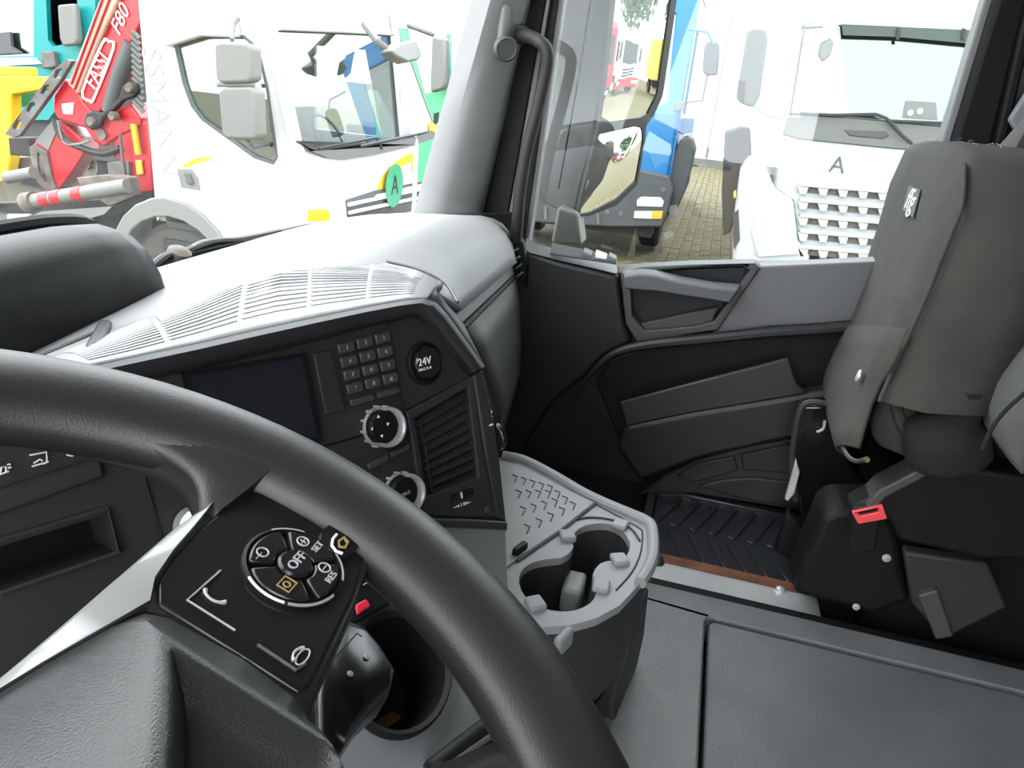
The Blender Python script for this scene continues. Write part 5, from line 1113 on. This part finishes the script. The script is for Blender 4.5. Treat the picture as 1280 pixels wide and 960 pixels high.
# bonnet panel and sticker, grille
MB().prism(px_poly(sv, [(978, 168), (1000, 174), (1120, 186), (1300, 194), (1300, 330), (1010, 318), (998, 300), (992, 250), (970, 235)]), V((.05, 0, 0))).build('front_panel', 'silver_paint', st_, bevel=.01)
text('A', .25, sv(1047, 207, .006), (0, -1, 0), (0, 0, 1), 'steel_grey', st_)
for k in range(5):
    y0 = 232+19.5*k
    MB().prism(px_poly(lambda x, y: sv(x, y, .015), [(1000, y0-4), (1130, y0+6), (1130, y0+20), (1000, y0+8)]), V((.02, 0, 0))).build('grille_gap', 'steel_grey' if k % 2 else 'dirty_steel', st_)
    MB().prism(px_poly(lambda x, y: sv(x, y, .07), [(1000, y0-4), (1130, y0+6), (1130, y0+12), (1000, y0+1)]), V((.07, 0, 0))).build('grille_slat', 'silver_paint', st_, bevel=.008)
    for j in range(6):
        x = 1000+25*j; yy = y0+2+j*1.8
        MB().prism(px_poly(lambda a, b: sv(a, b, .06), [(x-3, yy-2), (x+11, yy-1), (x+8, yy+9), (x, yy+9)]), V((.06, 0, 0))).build('grille_tooth', 'silver_paint', st_, bevel=.005)
# flank: door, lower grey steps, mudguard, wheel
sd = [V((VX+.05, yA, 1.1)), V((VX+.05, yA, zq)), sq(yA-.08, ztop)+V((.1, 0, 0)), V((VX+2.3, yA-.05, ztop)), V((VX+2.3, yA, 1.1))]
sd = [V((p.x, yA, p.z)) for p in sd]
MB().plate(sd, [[V((VX+.4, yA, 2.3)), V((VX+.55, yA, 3.3)), V((VX+1.3, yA, 3.3)), V((VX+1.3, yA, 2.15))]], V((0, -.05, 0))).build('cab_side', 'silver_paint', st_)
MB().prism([V((VX+.4, yA-.02, 2.3)), V((VX+.55, yA-.02, 3.3)), V((VX+1.3, yA-.02, 3.3)), V((VX+1.3, yA-.02, 2.15))], V((0, -.006, 0))).build('door_glass', 'lorry_glass', st_)
MB().prism(px_poly(lambda x, y: sn(x, y, .01), [(978, 146), (986, 142), (1002, 40), (1000, 22), (990, 20)]), V((.05, 0, 0))).build('corner_post', 'silver_paint', st_, bevel=.02)
MB().span(VX+.4, VX+2.3, yB, yA, ztop-.05, ztop+.05).build('roof', 'silver_paint', st_)
MB().span(VX+2.2, VX+2.3, yB, yA, 1.0, ztop).build('rear_wall', 'cab_light', st_)
MB().span(VX+.05, VX+2.2, yB, yB+.05, 1.0, ztop).build('cab_side', 'silver_paint', st_)
MB().span(VX+.1, VX+.6, yB+.1, yA-.1, zq-.25, zq-.04).build('truck_dashboard', 'cab_light', st_)
MB().prism(px_poly(lambda x, y: sv(x, y, .06), [(926, 212), (938, 196), (955, 200), (968, 235), (992, 250), (998, 300), (1012, 320), (1012, 345), (915, 345), (918, 270)]), V((.5, 0, 0))).build('bumper_corner', 'silver_paint', st_, bevel=.05, seg=3)
MB().prism(px_poly(lambda x, y: sv(x, y, .10), [(948, 262), (990, 290), (1000, 318), (948, 322), (940, 290)]), V((.1, 0, 0))).build('headlamp', 'lamp_clear', st_, bevel=.02)
MB().prism(px_poly(lambda x, y: sv(x, y, .08), [(916, 268), (923, 262), (925, 300), (917, 312)]), V((.05, 0, 0))).build('step_vent', 'mirror_shell', st_)
MB().prism(px_poly(lambda x, y: sv(x, y, .08), [(917, 240), (920, 238), (920, 246), (917, 248)]), V((.05, 0, 0))).build('side_marker', 'orange_lamp', st_)
MB().prism(px_poly(lambda x, y: sv(x, y, -.5), [(906, 165), (926, 158), (938, 160), (940, 200), (926, 240), (914, 290), (904, 296), (902, 240)]), V((.6, 0, 0))).build('engine_side', 'chassis_dark', st_, bevel=.03)
for z in (1.2, 1.5): MB().span(VX+.9, VX+1.6, yA-.02, yA+.10, z, z+.1).build('step', 'steel_grey', st_, bevel=.01)
for y in (yA-.25, yB+.25): wheel(VX+1.5, y, .52, .52, .32, st_, 'y')
MB().span(VX+.3, VX+7, yB+.5, yA-.5, .6, .95).build('chassis', 'chassis_dark', st_)
MB().span(VX+2.8, VX+9, yB+.05, yA-.05, 1.1, 3.6).build('load_body', 'lorry_white', st_, bevel=.02)
for y in (yA-.3, yB+.3): wheel(VX+5.4, y, .5, .5, .34, st_, 'y')
P = px_poly(lambda x, y: sv(x, y, .35), [(934, 38), (942, 34), (958, 36), (960, 50), (950, 120), (942, 135), (926, 130), (920, 122)]); MB().prism(P, V((.15, 0, 0))).build('mirror', 'bumper_grey', st_, bevel=.03, seg=3)
MB().prism(px_poly(lambda x, y: sv(x, y, .36), [(923, 100), (932, 102), (930, 128), (921, 122)]), V((.02, 0, 0))).build('mirror_glass', 'chassis_dark', st_)
MB().tube([sv(945, 40, .3), sv(962, 32, .2), sv(990, 30, .05)], .03, 8).build('mirror_arm', 'silver_paint', st_)
MB().tube([sv(945, 134, .3), sv(960, 142, .2), sv(975, 146, .0)], .03, 8).build('mirror_arm', 'silver_paint', st_)
MB().tube([sn(1000, 18, .05), sn(1030, 26, .3), sn(1045, 40, .35)], .05, 8).build('mirror_arm', 'silver_paint', st_)
MB().prism(px_poly(lambda x, y: sn(x, y, .36), [(1010, 55), (1040, 34), (1044, 42), (1034, 50), (1014, 58)]), V((.1, 0, 0))).build('mirror_shell', 'silver_paint', st_, bevel=.02)
P = px_poly(lambda x, y: sn(x, y, .34), [(1022, 68), (1026, 54), (1038, 46), (1043, 54), (1038, 70), (1028, 78)]); MB().prism(P, V((.06, 0, 0))).build('mirror', 'visor_grey', st_, bevel=.02)
# far white trailer closing the alley
wt = thing('white_trailer', 'plain white box trailer far off at the end of the paved alley', 'trailer', (34, 0, 0))
MB().span(30, 42, -2.2, 3.0, .05, 5.2).build('box_body', 'lorry_white', wt, bevel=.03)
MB().span(29.9, 30, -2.2, 3.0, .0, .25).build('rear_bar', 'pale_plastic', wt)
MB().span(29.92, 30, .42, .47, .3, 5.0).build('door_seam', 'pale_plastic', wt)

# ------------------------------------------------------------------ door mirror outside the passenger window
mr = thing('door_mirror', 'tall dark exterior door mirror with two stacked glasses outside the passenger window', 'mirror', PX(712, 305, 2.0))
MC = PX(775, 120, 2.16)
vdir = (MC-EYE).normalized(); rdir = V((.30, -.94, -.055)).normalized()
MN = (rdir-vdir).normalized()
def mg(x, y, o=0.0): return at(x, y, MN, MC+MN*o)
hs_ = [(700, -60), (860, -60), (848, 0), (828, 120), (818, 145), (808, 160), (806, 180), (797, 228), (772, 254), (735, 270), (716, 271), (722, 240), (745, 150), (758, 0)]
front_ = [(768, -60), (862, -60), (846, 0), (828, 122), (816, 146), (808, 157), (806, 180), (797, 230), (772, 256), (737, 270), (722, 271), (728, 240), (748, 160), (757, 100), (764, 0)]
Fm = [mg(x, y) for x, y in front_]; cM = sum(Fm, V())/len(Fm)
bk = -MN
def mring(k, d): return [cM+(p-cM)*k+bk*d for p in Fm]
up1 = [(775, -60), (852, -60), (839, 0), (822, 118), (810, 142), (800, 147), (762, 152), (752, 146), (757, 110), (770, 0)]
lo1 = [(744, 180), (750, 168), (795, 158), (803, 160), (804, 176), (795, 226), (770, 250), (738, 266), (725, 268), (731, 240)]
MB().plate(Fm, [[mg(x, y) for x, y in up1], [mg(x, y) for x, y in lo1]], bk*.02).build('bezel', 'mirror_shell', mr, bevel=.003)
MB().loft([mring(1.0, .004), mring(1.0, .06), mring(.97, .14), mring(.86, .20), mring(.6, .225)]).build('housing', 'mirror_shell', mr, ang=50, bevel=.004)
def mglass(pts, tilt, name):
    P = [mg(x, y, -.004) for x, y in pts]; c = sum(P, V())/len(P); r_ = []
    ring0 = P; rr = [[c+(p-c)*k+MN*(tilt*(1-k*k)) for p in ring0] for k in (1, .8, .6, .4, .2, .02)]
    return MB().loft(rr).build(name, 'mirror_silver', mr, ang=80)
mglass(up1, .0015, 'main_glass'); mglass(lo1, .015, 'wide_glass')
MB().prism([PX(x, y, 2.06) for x, y in ((697, 258), (722, 266), (727, 308), (690, 306), (689, 300))], V((.09, .0, 0))).build('foot', 'pale_plastic', mr, bevel=.01, seg=3)
a = mg(742, 0, -.12); MB().tube([PX(741, -20, 2.10), PX(719, 120, 2.10), PX(698, 236, 2.10)], .0025, 5).build('housing_seam', 'chassis_dark', mr)
# ------------------------------------------------------------------ windscreen wipers at the foot of our windscreen
wp_ = thing('windscreen_wipers', 'pair of black wiper arms lying at the foot of the windscreen', 'wiper', (1.0, .75, 2.12))
def gl(x, y, o=.04):
    return PY(x, y, .745+o)
MB().tube(spline([gl(172, 352), (gl(205, 322)), gl(225, 318), gl(262, 303), gl(300, 300), gl(350, 290)], 4), .007, 8).build('wiper_arm', 'mirror_shell', wp_)
MB().tube(spline([gl(180, 355), gl(210, 330), gl(245, 307), gl(262, 303), gl(280, 312)], 4), .005, 8).build('wiper_arm', 'pale_plastic', wp_)
MB().tube([gl(230, 320), gl(300, 304), gl(380, 286), gl(455, 276)], .009, 6).build('wiper_blade', 'chassis_dark', wp_)
MB().tube([gl(320, 300), gl(400, 283), gl(500, 271)], .008, 6).build('wiper_blade', 'mirror_shell', wp_)
MB().lathe(gl(222, 324), (0, -.4, 1), [(.018, -.02), (.018, .015), (.010, .02)], 14).build('pivot', 'dirty_steel', wp_)

# ------------------------------------------------------------------ vehicles and trees down the yard, behind us on the right, seen in the mirror
def simple_truck(name, label, x, y, m, bump, L=6.5, hh=3.2, load='lorry_white'):
    # faces +Y
    t = thing(name, label, 'truck', (x, y, 0))
    MB().loft([[V((x+sx*1.15, y+dy, z)) for sx, dy in ((-1, 0), (1, 0), (1, -1.9), (-1, -1.9))] for z, dy0 in ((.7, 0),)]+[[V((x+sx*k, y+dy-o, z)) for sx, dy in ((-1, 0), (1, 0), (1, -1.9+o), (-1, -1.9+o))] for k, z, o in ((1.18, 1.6, 0), (1.12, hh-.2, .22), (1.0, hh, .5))]).build('cab', m, t, bevel=.04)
    MB().hexa([V((x-1.0, y+.02, 1.75)), V((x+1.0, y+.02, 1.75)), V((x+1.0, y-.03, 1.75)), V((x-1.0, y-.03, 1.75)), V((x-.95, y-.15, hh-.45)), V((x+.95, y-.15, hh-.45)), V((x+.95, y-.22, hh-.45)), V((x-.95, y-.22, hh-.45))]).build('windscreen', 'mirror_shell', t)
    MB().span(x-1.2, x+1.2, y-.3, y+.12, .35, .95).build('bumper', bump, t, bevel=.04)
    for k in range(3): MB().span(x-.8, x+.8, y, y+.04, 1.05+.18*k, 1.15+.18*k).build('grille_slat', 'mirror_shell', t)
    for s in (-1, 1):
        MB().span(x+s*.95-.18, x+s*.95+.18, y+.1, y+.15, .6, .78).build('headlamp', 'lamp_clear', t)
        MB().span(x+s*1.35-.12, x+s*1.35+.12, y-.15, y-.05, 1.9, 2.6).build('mirror', 'mirror_shell', t)
        MB().prism([V((x+s*1.18, y-.5, 1.8)), V((x+s*1.18, y-1.4, 1.8)), V((x+s*1.12, y-1.4, 2.7)), V((x+s*1.13, y-.7, 2.7))], V((s*.03, 0, 0))).build('side_window', 'mirror_shell', t)
        wheel(x+s*1.0, y-1.0, .5, .5, .3, t); wheel(x+s*1.0, y-L+1.2, .5, .5, .3, t)
    MB().span(x-1.2, x+1.2, y-L, y-2.2, 1.0, hh-.1).build('load_body', load, t, bevel=.03)
    MB().span(x-.5, x+.5, y-L, y-.3, .55, .9).build('chassis', 'chassis_dark', t)
    return t
simple_truck('parked_truck', 'white truck with a dark red bumper parked down the yard, seen in the mirror', 13.4, -36, 'lorry_white', 'crane_red')
simple_truck('parked_truck', 'yellow truck parked down the yard, nearer of two seen in the mirror', 19.2, -36, 'truck_yellow', 'chassis_dark', load='truck_yellow')
simple_truck('parked_truck', 'yellow truck parked down the yard, farther of two seen in the mirror', 24, -46, 'truck_yellow', 'chassis_dark', load='crane_red')
simple_truck('parked_truck', 'red truck parked close behind us, seen at the inner edge of the mirror', 8.2, -28, 'crane_red', 'chassis_dark', load='crane_red')
def tree(x, y, h, label):
    t = thing('tree', label, 'tree', (x, y, 0))
    MB().tube([V((x, y, 0)), V((x+.1, y, h*.5)), V((x-.1, y, h*.8))], [.25, .18, .06], 8).build('trunk', 'bark', t)
    lf = MB()
    for i in range(1500):
        u = random.uniform(-1, 1); a = random.uniform(0, 2*pi); rr = h*.33*random.uniform(.55, 1); s = sqrt(1-u*u)
        c = V((x+rr*s*cos(a), y+rr*s*sin(a), h*.62+rr*u*1.1)); d = V((random.uniform(-1, 1), random.uniform(-1, 1), random.uniform(-1, 1))).normalized(); e = d.orthogonal().normalized()
        q_ = h*.035; lf.add([c-d*q_, c+e*q_*.5, c+d*q_, c-e*q_*.5], [[0, 1, 2, 3]])
    tag(lf.build('foliage', 'foliage', t), kind='stuff')
tree(22, -66, 15, 'tall leafy tree beyond the yard, largest of the trees seen in the mirror')
tree(35, -70, 13, 'leafy tree behind the yellow trucks, seen in the mirror')
tree(10, -68, 13, 'leafy tree beyond the white truck, seen in the mirror')
